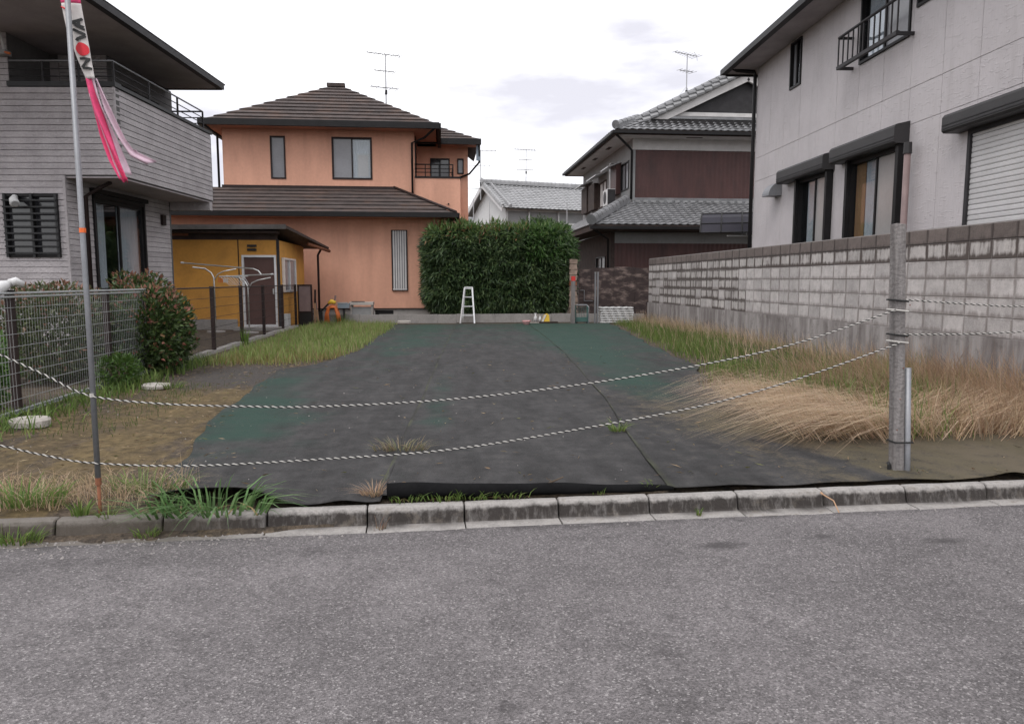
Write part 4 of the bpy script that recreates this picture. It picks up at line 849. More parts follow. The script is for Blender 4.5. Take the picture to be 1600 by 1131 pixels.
for (x_, y_, h, lb) in ((1.95, 43.2, 6.0, 'slender steel pole standing between the white gable and the salmon house'), (2.9, 43.5, 6.1, 'slender steel pole crossing the white gable wall'), (1.2, 43, 5.6, 'short slender steel pole close to the salmon balcony'), (7.6, 44.3, 6.0, 'slender steel pole in front of the grey wall beside the tiled house')):
    t = MB().tube([(x_, y_, 0), (x_, y_, h)], .025, 6).build('scaffold_pole', 'antenna'); tag(t, lb, 'pole', 'poles before the white house')
# ---------------------------------------------------------------- awning beside the downspout
aw = thing('awning', 'dark curved polycarbonate awning with black frame beside the tall downspout', 'awning', (7.16, 20.0, 0), -22)
prof = [(0, 2.62), (.2, 2.88), (.45, 3.07), (.75, 3.18), (1.05, 3.23), (1.35, 3.25)]
for k in range(3):
    x0, x1 = k*.55, k*.55+.55; V = [(x_, y_, z) for (y_, z) in prof for x_ in (x0+.02, x1-.02)]
    MB().add(V, [(2*i, 2*i+2, 2*i+3, 2*i+1) for i in range(len(prof)-1)]).build('roof_panel', 'canopy', aw, fixn=False)
for k in range(4): MB().tube([(k*.55, y_, z+.01) for y_, z in prof], .022, 6).build('rib', 'dark_trim', aw)
for (y_, z) in (prof[0], prof[1], prof[3], prof[5]): MB().tube([(0, y_, z), (1.65, y_, z)], .02, 6).build('purlin', 'dark_trim', aw)
MB().bar((.75, 0, 2.62), (1.55, 1.1, 2.62), .03, .04).build('brace', 'dark_trim', aw); MB().box(1.6, 1.67, 1.3, 1.37, 0, 3.25).build('post', 'dark_trim', aw)
lr = thing('laundry_bracket', 'white laundry bracket jutting out beneath the dark awning', 'bracket', (7.9, 19.9, 2.52))
MB().box(0, .78, -.06, .06, 0, .035).build('arm', 'white_plastic', lr)
for x_ in (.42, .54): pipe('hook', 'white_plastic', lr, [(x_, 0, .03), (x_+.02, 0, .4), (x_+.05, 0, .42)], .014)
# ================================================================ FENCES
FX = -4.05
def fence(label, ys, z1, wire_mat, rail_mat, gap, hwires, rails, vr=.0014, hr=.0032, base=False, name='mesh_fence'):
    f = thing(name, label, 'fence', (FX, ys[0], 0))
    for y in ys:
        p = MB().box(-.03, .03, y-ys[0]-.03, y-ys[0]+.03, -.15, z1+.0).build('post', 'brown_metal', f); box('post_cap', 'dark_trim', p, -.033, .033, y-ys[0]-.033, y-ys[0]+.033, z1, z1+.015)
    Ln = ys[-1]-ys[0]
    for z in rails: MB().tube([(.035, .0, z), (.035, Ln, z)], .012, 6).build('rail', rail_mat, f)
    for z in hwires: MB().tube([(.034, .0, z), (.034, Ln, z)], hr, 5).build('wire', wire_mat, f)
    for k in range(len(ys)-1):
        mb = MB(); a, b = ys[k]-ys[0], ys[k+1]-ys[0]; n = int((b-a)/gap)
        for i in range(1, n): y = a+(b-a)*i/n; mb.add([(.030-vr, y-vr, .03), (.030+vr, y-vr, .03), (.030, y+vr, .03), (.030-vr, y-vr, z1-.03), (.030+vr, y-vr, z1-.03), (.030, y+vr, z1-.03)], [(0,1,4,3), (1,2,5,4), (2,0,3,5)])
        o = mb.build('mesh_panel', wire_mat, f); o['kind'] = 'stuff'
    if base:
        n = int(Ln/.6)
        for i in range(n): box('edging_block', 'concrete', f, -.06, .06, i*.6+.004, i*.6+.596, -.1, .07+.01*(i % 3))
    return f
fence('silver wire mesh fence on brown posts beside the grey sided house', [5.4, 7.4, 9.4, 10.6], 1.2, 'silver_wire', 'silver_wire', .05, [.18, .31, .43, .55, .68, .80, .93, 1.05], [.05, .075, 1.15, 1.185])
fence('brown wire fence with thin dark posts in front of the yellow shed', [11.6, 13.6, 15.5, 17.4, 19.45, 21.2], 1.19, 'brown_metal', 'brown_metal', .05, [.12, .3, .48, .66, .84, 1.0], [1.18], vr=.0012, hr=.004, base=True, name='brown_fence')
g_ = thing('fence_gate', 'narrow dark framed gate closing the fence end by the shed corner', 'gate', (-4.05, 21.5, 0), -8)
MB().box(0, .04, 0, .04, 0, 1.2).box(.38, .42, 0, .04, 0, 1.2).box(.04, .38, 0, .04, 1.16, 1.2).box(.04, .38, 0, .04, .4, .44).build('frame', 'brown_metal', g_); box('kick_panel', 'black_plastic', g_, .04, .38, .01, .03, .02, .4); box('net', 'pipe_pink', g_, .041, .379, .018, .022, .441, 1.159)
f_ = seccam((-4.02, 7.42, 1.28), -38, 'white floodlight clamped on top of the brown fence post', .82)

# ================================================================ FLAG POLE, POST, ROPES
fp = thing('flag_pole', 'grey metal banner pole with rusty foot standing on the kerb', 'pole', (-1.93, 4.255, 0))
MB().tube([(0,0,.17), (0,0,1.2), (-.003,0,3.1)], [.0155,.015,.0145], 10).build('upper_tube', 'galv', fp, smooth=True)
MB().tube([(0,0,-.1), (0,0,.19)], .010, 8).build('foot_rod', 'rust', fp, smooth=True)
MB().tube([(0,0,1.56), (0,0,1.585)], .018, 8).build('tape', 'orange_tape', fp); MB().tube([(.0,-.014,.66), (0,-.014,.68)], .012, 6).build('rope_tie', 'rope_white', fp)
MB().tube([(0,0,.16),(0,0,.20)], .017, 8).build('collar', 'rust', fp)
Lp = [(2.95,-2.02),(2.85,-2.0),(2.77,-1.99),(2.69,-1.98),(2.63,-1.97),(2.56,-1.945),(2.50,-1.93),(2.43,-1.905),(2.38,-1.888)]
Rp = [(2.95,-1.905),(2.85,-1.895),(2.77,-1.888),(2.69,-1.878),(2.61,-1.868),(2.55,-1.86),(2.48,-1.853),(2.43,-1.845),(2.38,-1.838)]
def banner(u, v):                  # u 0..1 across, v = height
    a = np.interp(-v, [-p[0] for p in Lp], [p[1] for p in Lp]); b = np.interp(-v, [-p[0] for p in Rp], [p[1] for p in Rp])
    return Vector((a+(b-a)*u + 1.93, .045 + .006*math.sin(u*5.5+v*3) + .003*math.sin(u*9+v*17), v))
fl = thing('banner', 'narrow white banner with black letters and red disc tied to the pole', 'banner', (-1.93, 4.255, 0))
def strip(fn, u0, u1, v0, v1, nu, nv, name, mat, par, th=.0016):
    mb = MB(); V = [fn(u0+(u1-u0)*i/nu, v0+(v1-v0)*j/nv) for j in range(nv+1) for i in range(nu+1)]
    mb.add(V, [(j*(nu+1)+i, j*(nu+1)+i+1, (j+1)*(nu+1)+i+1, (j+1)*(nu+1)+i) for j in range(nv) for i in range(nu)])
    o = mb.build(name, mat, par, smooth=True, fixn=False); m_ = o.modifiers.new('thickness', 'SOLIDIFY'); m_.thickness = th; m_.offset = 0; return o
strip(banner, 0, 1, 2.38, 2.765, 14, 30, 'cloth', 'cloth_white', fl); strip(banner, 0, 1, 2.765, 2.95, 14, 14, 'hem', 'cloth_pink', fl)
MB().tube([banner(t/10, 2.745-.02*math.sin(t/10*3)) - Vector((0,.008,0)) for t in range(0, 6)], .004, 5).build('hem_cord', 'ink_red', fl)
def stroke(pts, wdt, name, mat):   # flat lettering drawn on the cloth in (u, v)
    mb = MB()
    for (u0, v0), (u1, v1) in zip(pts[:-1], pts[1:]):
        du, dv = (u1-u0)*.055, v1-v0; ll = math.hypot(du, dv); nx_, nv_ = -dv/ll*wdt/2/.055, du/ll*wdt/2; n = 5; V = []
        for i in range(n+1):
            t = i/n
            for sgn in (-1, 1): V.append(banner(min(max(u0+(u1-u0)*t+nx_*sgn, 0), 1.0), v0+dv*t+nv_*sgn) - Vector((0, .009, 0)))
        mb.add(V, [(2*i, 2*i+1, 2*i+3, 2*i+2) for i in range(n)])
    mb.build(name, mat, fl, fixn=False)
stroke([(.42, 2.662), (1.0, 2.685)], .013, 'letter_a', 'ink_black'); stroke([(.42, 2.662), (.98, 2.640)], .013, 'letter_a', 'ink_black'); stroke([(.74, 2.675), (.72, 2.65)], .009, 'letter_a', 'ink_black')
stroke([(.38, 2.628), (.98, 2.602)], .014, 'letter_n', 'ink_black'); stroke([(.98, 2.600), (.36, 2.572)], .013, 'letter_n', 'ink_black'); stroke([(.55, 2.650), (1, 2.628)], .010, 'letter_n', 'ink_black')
mb = MB(); V = [banner(min(max(.58+.44*r_/5*math.cos(a*math.pi/12), 0), 1), 2.528+.034*r_/5*math.sin(a*math.pi/12)) - Vector((0,.007,0)) for r_ in range(6) for a in range(24)]
mb.add(V, [(r_*24+i, r_*24+(i+1) % 24, (r_+1)*24+(i+1) % 24, (r_+1)*24+i) for r_ in range(5) for i in range(24)]).build('red_disc', 'ink_red', fl, fixn=False)
stroke([(.22, 2.482), (1, 2.478)], .013, 'letter_n', 'ink_black'); stroke([(.98, 2.478), (.16, 2.436)], .013, 'letter_n', 'ink_black'); stroke([(.16, 2.434), (1, 2.428)], .013, 'letter_n', 'ink_black')
tl = [(2.385,-1.889,-1.842),(2.30,-1.88,-1.822),(2.23,-1.868,-1.80),(2.08,-1.83,-1.742),(1.95,-1.785,-1.70),(1.845,-1.735,-1.668)]
def tail(u, v):
    vs_ = [-p[0] for p in tl]; a = np.interp(-v, vs_, [p[1] for p in tl]); b = np.interp(-v, vs_, [p[2] for p in tl])
    return Vector((a+(b-a)*u+1.93, .05+.02*math.sin(u*11+v*9)*min(1, (2.4-v)*6), v + (.012*math.sin(u*23) if v < 1.86 else 0)))
strip(tail, 0, .62, 1.845, 2.385, 10, 30, 'tail', 'cloth_pink', fl); strip(lambda u, v: tail(u, v)+Vector((0,.006,0)),   .50, .90, 1.88, 2.385, 8, 30, 'tail', 'cloth_pale', fl)
strip(lambda u, v: tail(u, v)-Vector((0,.004,0)), .14, .20, 1.86, 2.3, 4, 20, 'tail', 'cloth_pale', fl)
t2 = [(2.385,-1.845,-1.836),(2.22,-1.80,-1.765),(2.07,-1.735,-1.705),(1.98,-1.685,-1.645),(1.935,-1.60,-1.55)]
def tail2(u, v):
    vs_ = [-p[0] for p in t2]; a = np.interp(-v, vs_, [p[1] for p in t2]); b = np.interp(-v, vs_, [p[2] for p in t2]); return Vector((a+(b-a)*u+1.93, .065+.015*math.sin(u*6+v*8), v+.02*u*(v < 2)))
strip(tail2, 0, 1, 1.935, 2.385, 5, 30, 'tail', 'cloth_pale', fl)

wp = thing('wooden_post', 'weathered grey wooden post with a steel pipe strapped to its foot', 'post', (3.1, 4.66, 0))
pts = [(0,0,-.3), (0,0,0), (-.03,0,.6), (-.065,0,1.2), (-.085,0,1.67)]
mb = MB(); V = []
for k, (x_, y_, z) in enumerate(pts):
    for (a, b) in ((-.038,-.03), (-.032,-.036), (.03,-.036), (.037,-.028), (.036,.034), (-.036,.034)): V.append((x_+a+rnd.uniform(-.002,.002), y_+b, z + (rnd.uniform(-.006,.006) if k == 4 else 0)))
n_ = len(pts); mb.add(V, [(i*6+k, i*6+(k+1) % 6, (i+1)*6+(k+1) % 6, (i+1)*6+k) for i in range(n_-1) for k in range(6)] + [tuple(range((n_-1)*6, n_*6))]).build('timber', 'post_wood', wp)
MB().tube([(.055,-.03,-.2), (.055,-.03,.05), (.02,-.03,.72)], .021, 10).build('steel_pipe', 'galv', wp, smooth=True)
MB().tube([(-.046+.0,-.055,.215), (.07,-.058,.215), (.075,.03,.215), (-.05,.045,.215), (-.05,-.055,.215)], .006, 5).build('strap', 'rope_black', wp)
for z in (.90, .945, 1.11, 1.175): MB().tube([(-.05*z-.05,-.045,z), (-.05*z+.045,-.045,z-.01), (-.05*z+.045,.045,z), (-.05*z-.05,.045,z), (-.05*z-.05,-.045,z)], .006, 5).build('rope_loop', 'rope_white' if z in (.90, 1.11) else 'rope_black', wp)
for i in range(5): MB().tube([(-.037+.01*i, -.040, .3+.21*i), (-.037+.01*i, -.036, .3+.21*i)], .004, 6).build('nail', 'rust', wp)
for sx in (-.055, .085): MB().tube([(sx, 0, -.02), (sx, .0, .05), (sx*.9, .02, .06)], .012, 6).build('collar_flap', 'black_plastic', wp)
def rope(pts, label):
    P = [Vector(p) for p in pts]; fine = []
    for i in range(len(P)-1):                               # Catmull-Rom through the span points
        p0, p1, p2, p3 = P[max(i-1, 0)], P[i], P[i+1], P[min(i+2, len(P)-1)]; n = max(3, int((p2-p1).length/.0065))
        for k in range(n):
            t = k/n; fine.append(.5*((2*p1)+(p2-p0)*t+(2*p0-5*p1+4*p2-p3)*t*t+(3*p1-p0-3*p2+p3)*t**3))
    r_ = thing('boundary_rope', label, 'rope', P[0]); o0 = P[0]
    for ph, mname in ((0, 'rope_white'), (math.pi, 'rope_black')):
        pp, s_ = [], 0.
        for i, p in enumerate(fine):
            t = (fine[min(i+1, len(fine)-1)] - fine[max(i-1, 0)]).normalized(); s_ += (p-fine[i-1]).length if i else 0
            u = Vector((0,0,1)); u = (u - t*u.dot(t)).normalized(); w_ = t.cross(u); a = s_/.044*2*math.pi+ph
            pp.append(p + (u*math.cos(a)+w_*math.sin(a))*.0026 - o0)
        MB().tube(pp, .0034, 6).build('strand', mname, r_, smooth=True, fixn=False)
rope([(-3.25,4.18,1.36),(-2.85,4.2,1.14),(-2.40,4.23,.91),(-2.17,4.235,.79),(-1.94,4.238,.67),(-1.58,4.26,.615),(-1.14,4.30,.585),(-.71,4.33,.572),(.04,4.39,.592),(.83,4.45,.66),(1.67,4.51,.775),(2.32,4.56,.905),(3.0,4.61,1.11)], 'striped black and white rope sagging high between pole and wooden post')
rope([(-3.25,4.18,.66),(-2.85,4.2,.52),(-2.42,4.23,.40),(-2.2,4.235,.34),(-1.94,4.238,.288),(-1.43,4.27,.252),(-.72,4.33,.258),(.04,4.39,.285),(.83,4.45,.38),(1.67,4.51,.51),(2.33,4.56,.67),(3.04,4.61,.89)], 'striped black and white rope sagging low between pole and wooden post')
rope([(3.07,4.62,1.175),(3.5,4.62,1.147),(3.92,4.62,1.13),(4.8,4.64,1.16),(5.6,4.66,1.24)], 'striped rope from the wooden post towards the block wall, upper of two')
rope([(3.07,4.62,.945),(3.5,4.62,.945),(3.92,4.62,.958),(4.8,4.64,1.0),(5.6,4.66,1.07)], 'striped rope from the wooden post towards the block wall, lower of two')
for (x_, y_, lb) in ((-3.25, 4.2, 'steel stake holding the rope ends beside the mesh fence'), (5.6, 4.68, 'steel stake holding the rope ends beside the block wall')):
    t = thing('rope_stake', lb, 'stake', (x_, y_, 0)); MB().tube([(0,0,-.3), (0,0,1.45)], .018, 8).build('shaft', 'galv', t); MB().tube([(0,0,1.45), (0,0,1.47)], .022, 8).build('cap', 'black_plastic', t)

# ================================================================ BACK OF THE LOT
ld = thing('step_ladder', 'small folded aluminium step ladder leaning by the hedge', 'ladder', (.86, 22.95, 0), -6)
LT = 1.10
for (xa, xb) in ((-.24, -.11), (.20, .12)): MB().bar((xa, -.18, .0), (xb, .02, LT), .045, .03).build('rail', 'alu', ld)
for k in range(4):
    t = (.22, .47, .73, .97)[k]; MB().box(-.24+.13*t, .20-.08*t, -.20+.2*t, -.12+.2*t, LT*t-.012, LT*t+.012).build('step', 'alu', ld)
for (xa, xb) in ((-.20, -.10), (.17, .11)): MB().bar((xa, .14, .0), (xb, .05, LT), .035, .025).build('rear_leg', 'alu', ld)
MB().box(-.12, .13, .0, .07, LT-.01, LT+.02).build('top_cap', 'alu', ld)
def box_thing(name, label, cat, loc, parts, rz=0):
    t = thing(name, label, cat, loc, rz)
    for (nm, mt, b) in parts: box(nm, mt, t, *b)
    return t
# clutter by the shed
for (x_, h, rx, lb, mt) in ((-3.79, 1.06, .02, 'tall dark topped wooden stake among the clutter', 'stake_wood'), (-3.68, .74, -.05, 'short wooden stake with pale label leaning beside the hose', 'stake_wood')):
    t = thing('wooden_stake', lb, 'stake', (x_, 22.75, -.02)); MB().bar((0,0,0), (rx,0,h*.62), .06, .05).build('shaft', mt, t); MB().bar((rx,0,h*.62), (rx*1.6,0,h), .055, .045).build('head', 'wood_dark' if h > 1 else 'pipe_pink', t)
t = thing('dark_plank', 'dark board propped at a slant behind the orange hose', 'board', (-3.55, 22.95, 0)); MB().bar((-.14,0,.32), (.22,0,.68), .07, .05).build('upper_board', 'black_plastic', t); MB().bar((-.1,0,.0), (-.1,0,.36), .12, .05).build('lower_board', 'black_plastic', t)
t = thing('garden_hose', 'orange hose hung in an arch with a yellow nozzle', 'hose', (-3.27, 22.8, 0))
for k, r_ in enumerate((.23, .19, .16)): MB().tube([(-r_+.03*k, -.02*k, 0), (-r_*.85, -.02*k, .3), (-r_*.5, -.02*k, .5), (0, -.02*k, .56-.03*k), (r_*.5, -.02*k, .5), (r_*.85, -.02*k, .3), (r_, -.02*k, 0)], .035, 8).build('hose_coil', 'orange_plastic', t, smooth=True)
MB().tube([(-.12,0,.62), (-.02,0,.68), (.1,0,.64)], [.04,.075,.05], 10).build('nozzle', 'yellow_plastic', t, smooth=True); MB().tube([(.06,.03,.6), (.1,.03,.86)], .03, 6).build('handle', 'pipe_pink', t)
box_thing('storage_tray', 'blue grey tray on a stand between hose and stone planter', 'tray', (-2.93, 22.85, 0), [('tray', 'blue_grey', (-.17,.17,-.12,.12,.48,.62)), ('stand', 'charcoal', (-.03,.03,-.05,.05,0,.479)), ('lid_strip', 'grey_plastic', (-.19,.1,-.13,.13,.621,.65))])
box_thing('stone_planter', 'grey concrete planter trough with pale lid against the salmon wall', 'planter', (-2.44, 23.4, 0), [('side', 'concrete', (-.34,-.29,-.2,.2,0,.56)), ('side', 'concrete', (.29,.34,-.2,.2,0,.56)), ('front', 'plaster_grey', (-.289,.289,-.17,-.12,0,.5)), ('lid', 'stone_white', (-.38,.36,-.24,.22,.561,.65)), ('lid_bar', 'charcoal', (-.3,.1,-.22,-.19,.651,.675))])
box_thing('black_bin', 'black plastic bin at the fence end', 'bin', (-3.98, 22.7, 0), [('body', 'black_plastic', (-.13,.13,-.12,.12,0,.30)), ('rim', 'charcoal', (-.15,.15,-.14,.14,.301,.33))])
def slab(name, label, loc, rx, ry, h, seed, mat='stone_white', rz=0):
    r = random.Random(seed); n = 9; P = [(rx*math.cos(2*math.pi*i/n)*r.uniform(.85,1.12), ry*math.sin(2*math.pi*i/n)*r.uniform(.85,1.12)) for i in range(n)]
    mb = MB(); V = [(x_, y_, -.02) for x_, y_ in P] + [(x_*1.02, y_*1.02, h*.6+r.uniform(-.01,.01)) for x_, y_ in P] + [(x_*.9, y_*.9, h+r.uniform(-.006,.006)) for x_, y_ in P]
    mb.add(V, [(i, (i+1) % n, n+(i+1) % n, n+i) for i in range(n)] + [(n+i, n+(i+1) % n, 2*n+(i+1) % n, 2*n+i) for i in range(n)] + [tuple(range(2*n, 3*n))])
    o = mb.build(name, mat); o.location = loc; o.rotation_euler = (0, 0, R(rz)); return tag(o, label, 'stone')
slab('flat_stone', 'pale flat stone lying at the foot of the first brown fence post', (-3.68, 6.92, .02), .17, .13, .055, 3)
slab('flat_stone', 'white flat slab lying in weeds before the red tipped shrub', (-3.47, 9.28, .02), .16, .15, .03, 5)
slab('flat_stone', 'white slab resting against the low ribbed wall', (-1.12, 22.9, .02), .22, .1, .07, 8)
# clutter at right back
t = thing('bottle', 'white spray bottle on the low ledge beside a yellow bag', 'bottle', (2.95, 22.85, .04)); MB().tube([(0,0,0), (0,0,.14), (0,0,.18), (0,0,.23)], [.05,.05,.022,.022], 10).build('body', 'white_plastic', t, smooth=True); MB().box(-.05, .03, -.015, .015, .231, .26).build('trigger', 'white_plastic', t)
t = thing('bottle', 'short white bottle standing between spray bottle and yellow bag', 'bottle', (3.09, 22.83, .04)); MB().tube([(0,0,0), (0,0,.10), (0,0,.13), (0,0,.17)], [.045,.045,.02,.02], 10).build('body', 'white_plastic', t, smooth=True); MB().tube([(0,0,.171), (0,0,.2)], .022, 8).build('cap', 'grey_plastic', t)
t = thing('yellow_bag', 'crumpled yellow bag with white flap on the low ledge', 'bag', (3.27, 22.85, .04)); MB().prism([(-.13,-.06,0), (.12,-.06,0), (.10,-.05,.2), (.04,-.05,.25), (-.05,-.05,.2)], (0, .12, 0)).build('body', 'yellow_plastic', t); MB().prism([(-.14,-.075,0), (-.08,-.075,0), (.02,-.07,.22), (-.05,-.07,.2)], (0, .012, 0)).build('flap', 'white_plastic', t)
box_thing('plank', 'thin weathered plank lying under the bottles', 'plank', (3.15, 22.83, .0), [('board', 'wood_dark', (-.42,.5,-.1,.1,.0,.035)), ('board_edge', 'stone_white', (-.42,-.1,-.125,-.101,.0,.03))])
t = thing('bowl', 'small pale pink bowl set on the sheet before the hedge', 'bowl', (2.52, 21.6, .02)); MB().tube([(0,0,0), (0,0,.02), (0,0,.10), (0,0,.115)], [.07,.09,.135,.14], 16, False).build('body', 'pink_plastic', t, smooth=True); MB().tube([(0,0,.004), (0,0,.01)], .07, 16).build('base', 'pink_plastic', t)
t = thing('boundary_stake', 'square wooden boundary stake with red painted top beside the hedge', 'stake', (4.0, 22.1, 0)); MB().box(-.055, .055, -.05, .05, -.1, 1.30).build('shaft', 'post_wood', t); MB().box(-.056, .056, -.051, .051, 1.301, 1.44).build('red_top', 'red_paint', t)
ct = thing('garden_cart', 'green folding wire cart parked upright by the boundary stake', 'cart', (4.28, 22.2, 0))
for x_ in (-.19, .19): MB().tube([(x_,0,.02), (x_,0,.5), (x_*.9,.0,.57)], .02, 8).build('side_tube', 'green_metal', ct)
MB().tube([(-.171,0,.57), (.171,0,.57)], .02, 8).build('handle', 'galv', ct); MB().tube([(.17,0,.57), (.22,-.05,.5), (.2,-.05,.3), (.22,-.05,.0)], .014, 6).build('hook', 'galv', ct)
for i in range(7): MB().tube([(-.16+i*.053,0,.2), (-.16+i*.053,0,.54)], .006, 5).build('bar', 'green_metal', ct)
MB().box(-.18, .18, -.03, .03, .06, .2).build('deck', 'green_metal', ct)
for x_ in (-.15, .15): MB().tube([(x_-.02,-.03,.035), (x_+.02,-.03,.035)], .035, 12).build('wheel', 'black_plastic', ct)
for (x_, lb) in ((4.72, 'thin grey steel post of the pair nearest the green cart'), (4.80, 'thin grey steel post of the pair nearest the white slats')):
    t = thing('steel_post', lb, 'post', (x_, 22.3, 0)); MB().box(-.022, .022, -.022, .022, -.1, 1.55).build('shaft', 'galv', t); MB().box(-.025, .025, -.025, .025, 1.551, 1.57).build('cap', 'grey_plastic', t)
st = thing('slat_stack', 'stack of white wavy plastic slats on the ground before the brown screen', 'stack', (5.42, 22.5, 0))
for k in range(7):
    mb = MB(); n = 24; V = []
    for i in range(n+1):
        x_ = -.52+1.04*i/n+.01*math.sin(k*2); w_ = .012*math.sin(i*1.3+k)
        V += [(x_, -.16+w_, .02+k*.072), (x_, .2+w_, .02+k*.072), (x_, .2+w_, .066+k*.072+w_*.5), (x_, -.16+w_, .066+k*.072+w_*.5)]
    F = [(4*i+a, 4*i+(a+1) % 4, 4*i+4+(a+1) % 4, 4*i+4+a) for i in range(n) for a in range(4)] + [(0,1,2,3), (4*n,4*n+1,4*n+2,4*n+3)]
    mb.add(V, F).build('slat', 'white_plastic', st)
sb = thing('metal_screen', 'dark brown peeling sheet metal screen behind the white slat stack', 'screen', (4.45, 23.5, 0))
xx = 0
for k, w_ in enumerate((.40, .74, .68, .50)):
    MB().box(xx+.004, xx+w_-.004, .0+.02*(k % 2), .025+.02*(k % 2), .0, 1.72-.05*(k == 0)+.03*(k == 2)).build('sheet_panel', 'screen_brown', sb); xx += w_
for z in (.52, 1.3): box('rail', 'wood_dark', sb, 0, 2.3, .05, .09, z, z+.06)
pipe('conduit', 'galv', sb, [(.02, -.03, 1.0), (.16, -.03, 1.0), (.16, -.03, .66), (.44, -.03, .66)], .012)
wpile = thing('stone_stack', 'narrow column of stacked tan stones between hedge and brown screen', 'stone stack', (4.22, 23.35, 0))
z = .0; k = 0
while z < 1.85:
    h = rnd.uniform(.13, .2); MB().add([(-.13+rnd.uniform(-.02,.02),-.1,z), (.13+rnd.uniform(-.03,.02),-.1,z), (.12,.1,z), (-.12,.1,z), (-.13+rnd.uniform(0,.04),-.11,z+h-.012), (.12+rnd.uniform(-.04,.02),-.09,z+h-.012-rnd.uniform(0,.03)), (.11,.1,z+h-.01), (-.11,.1,z+h-.01)], [(0,3,2,1),(4,5,6,7),(0,1,5,4),(1,2,6,5),(2,3,7,6),(3,0,4,7)]).build('stone', 'stone_tan' if k != 7 else 'rust', wpile); z += h; k += 1
# laundry stands in the yard behind the brown fence
for (x_, y_, h, lb) in ((-5.62, 19.1, 1.50, 'stainless laundry stand beside the yellow shed wall'), (-4.68, 18.6, 1.28, 'stainless laundry stand before the brown shed door')):
    t = thing('laundry_stand', lb, 'laundry stand', (x_, y_, 0), group='laundry stands')
    MB().tube([(0,0,.04), (0,0,h-.12), (-.06,0,h), (-.2,0,h+.10), (-.5,0,h+.14)], .02, 8).build('pole', 'stainless', t, smooth=True); MB().tube([(0,0,h-.2), (.1,0,h-.03), (.25,0,h+.04), (.55,0,h+.10)], .014, 8).build('arm', 'stainless', t, smooth=True)
    MB().tube([(0,0,0), (0,0,.05), (0,0,.07)], [.22,.22,.05], 16).build('base', 'concrete', t)
t = thing('laundry_pole', 'long steel laundry pole resting high across the stand arms', 'laundry pole', (0,0,0)); MB().tube([(-6.3,19.0,1.74), (-4.62,18.95,1.60)], .017, 8).build('shaft', 'stainless', t); MB().tube([(-4.62,18.95,1.60), (-4.5,18.95,1.55), (-4.42,18.95,1.44)], .017, 8).build('hook_end', 'stainless', t); MB().tube([(-6.36,19.0,1.745), (-6.29,19.0,1.739)], .022, 8).build('end_cap', 'white_plastic', t)
t = thing('laundry_pole', 'shorter steel laundry pole on the stand before the shed door', 'laundry pole', (0,0,0)); MB().tube([(-5.35,18.6,1.40), (-4.1,18.55,1.46)], .016, 8).build('shaft', 'stainless', t); MB().tube([(-4.11,18.55,1.46), (-4.05,18.55,1.464)], .021, 8).build('end_cap', 'white_plastic', t)
t = thing('pinch_hanger', 'folded white peg hanger with many arms on the laundry pole', 'hanger', (-4.95, 18.55, 1.36))
for i in range(9): MB().tube([(-.35+i*.07, 0, .04), (-.12+i*.055, -.02, -.18+.01*(i % 3))], .008, 5).build('arm', 'white_plastic', t)
MB().tube([(-.38,0,.05), (.3,0,.05)], .009, 6).build('frame', 'white_plastic', t)
for i in range(6): box('peg', 'orange_plastic' if i < 3 else 'white_plastic', t, -.40+i*.04, -.38+i*.04, -.03, .0, -.1, .0)
# ================================================================ PLANTS
def shell_points(n, size, power=4., inner=.72, top=None):
    """points spread through the outer part of a rounded block centred on the origin, with outward directions"""
    out, D = [], []
    while sum(len(o) for o in out) < n:
        p = rng.uniform(-1, 1, (n*2, 3)); r = (np.abs(p)**power).sum(1)**(1/power); k = (r < 1) & (r > inner*rng.uniform(.3, 1.25, len(p))); p = p[k]
        d = np.sign(p)*np.abs(p)**(power-1); d /= np.linalg.norm(d, axis=1, keepdims=True)+1e-9; out.append(p); D.append(d)
    P = np.concatenate(out)[:n]*np.array(size); return P, np.concatenate(D)[:n]
def branches(parent, stems, name='trunk'):
    mb = MB()
    for pts, r0 in stems: mb.tube(pts, [r0*(1-.75*i/(len(pts)-1)) for i in range(len(pts))], 6)
    return mb.build(name, 'bark', parent, smooth=True)
# hedge of long drooping leaves
hd = thing('hedge', 'tall dense dark green hedge trimmed square behind the ladder', 'hedge', (1.9, 24.05, 0))
n = 47000; P, D = shell_points(n, (2.45, .72, 1.36), 7., .62); P[:, 2] += 1.66
hgt = .30*vnoise(P[:, 0]*1.5, P[:, 1]*2, 2.1, 21)
clump = vnoise(P[:, 0]*2.2+9, P[:, 2]*2.2, 1.6, 22)
P[:, 2] += np.clip((P[:, 2]-1.5)/1.5, 0, 1)*hgt + .0; P[:, 1] += .24*clump*np.sign(D[:, 1]-.001)*-1*-1; P[:, 0] += .1*np.sign(D[:, 0])*vnoise(P[:, 1]*2, P[:, 2]*2, 2, 23)*(np.abs(D[:, 0]) > .5)
keep = ~((P[:, 0] > 2.25) & (P[:, 2] < 1.3) & (rng.random(n) < .6)); P, D, clump = P[keep], D[keep], clump[keep]; n = len(P)
dr = D*.8 + rng.normal(size=(n, 3))*.55 + np.array([0, 0, -.55])*(P[:, 2:3] < 2.85) + np.array([0, 0, .7])*(P[:, 2:3] > 2.85)
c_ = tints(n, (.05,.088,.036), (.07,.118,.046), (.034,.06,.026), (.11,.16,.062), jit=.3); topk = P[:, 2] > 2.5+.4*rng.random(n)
c_[topk] = tints(int(topk.sum()), (.09,.16,.045), (.13,.19,.06), (.07,.12,.035)); rk = topk & (rng.random(n) < .12) & (P[:, 0] < .9); c_[rk] = tints(int(rk.sum()), (.22,.11,.06), (.28,.17,.09))
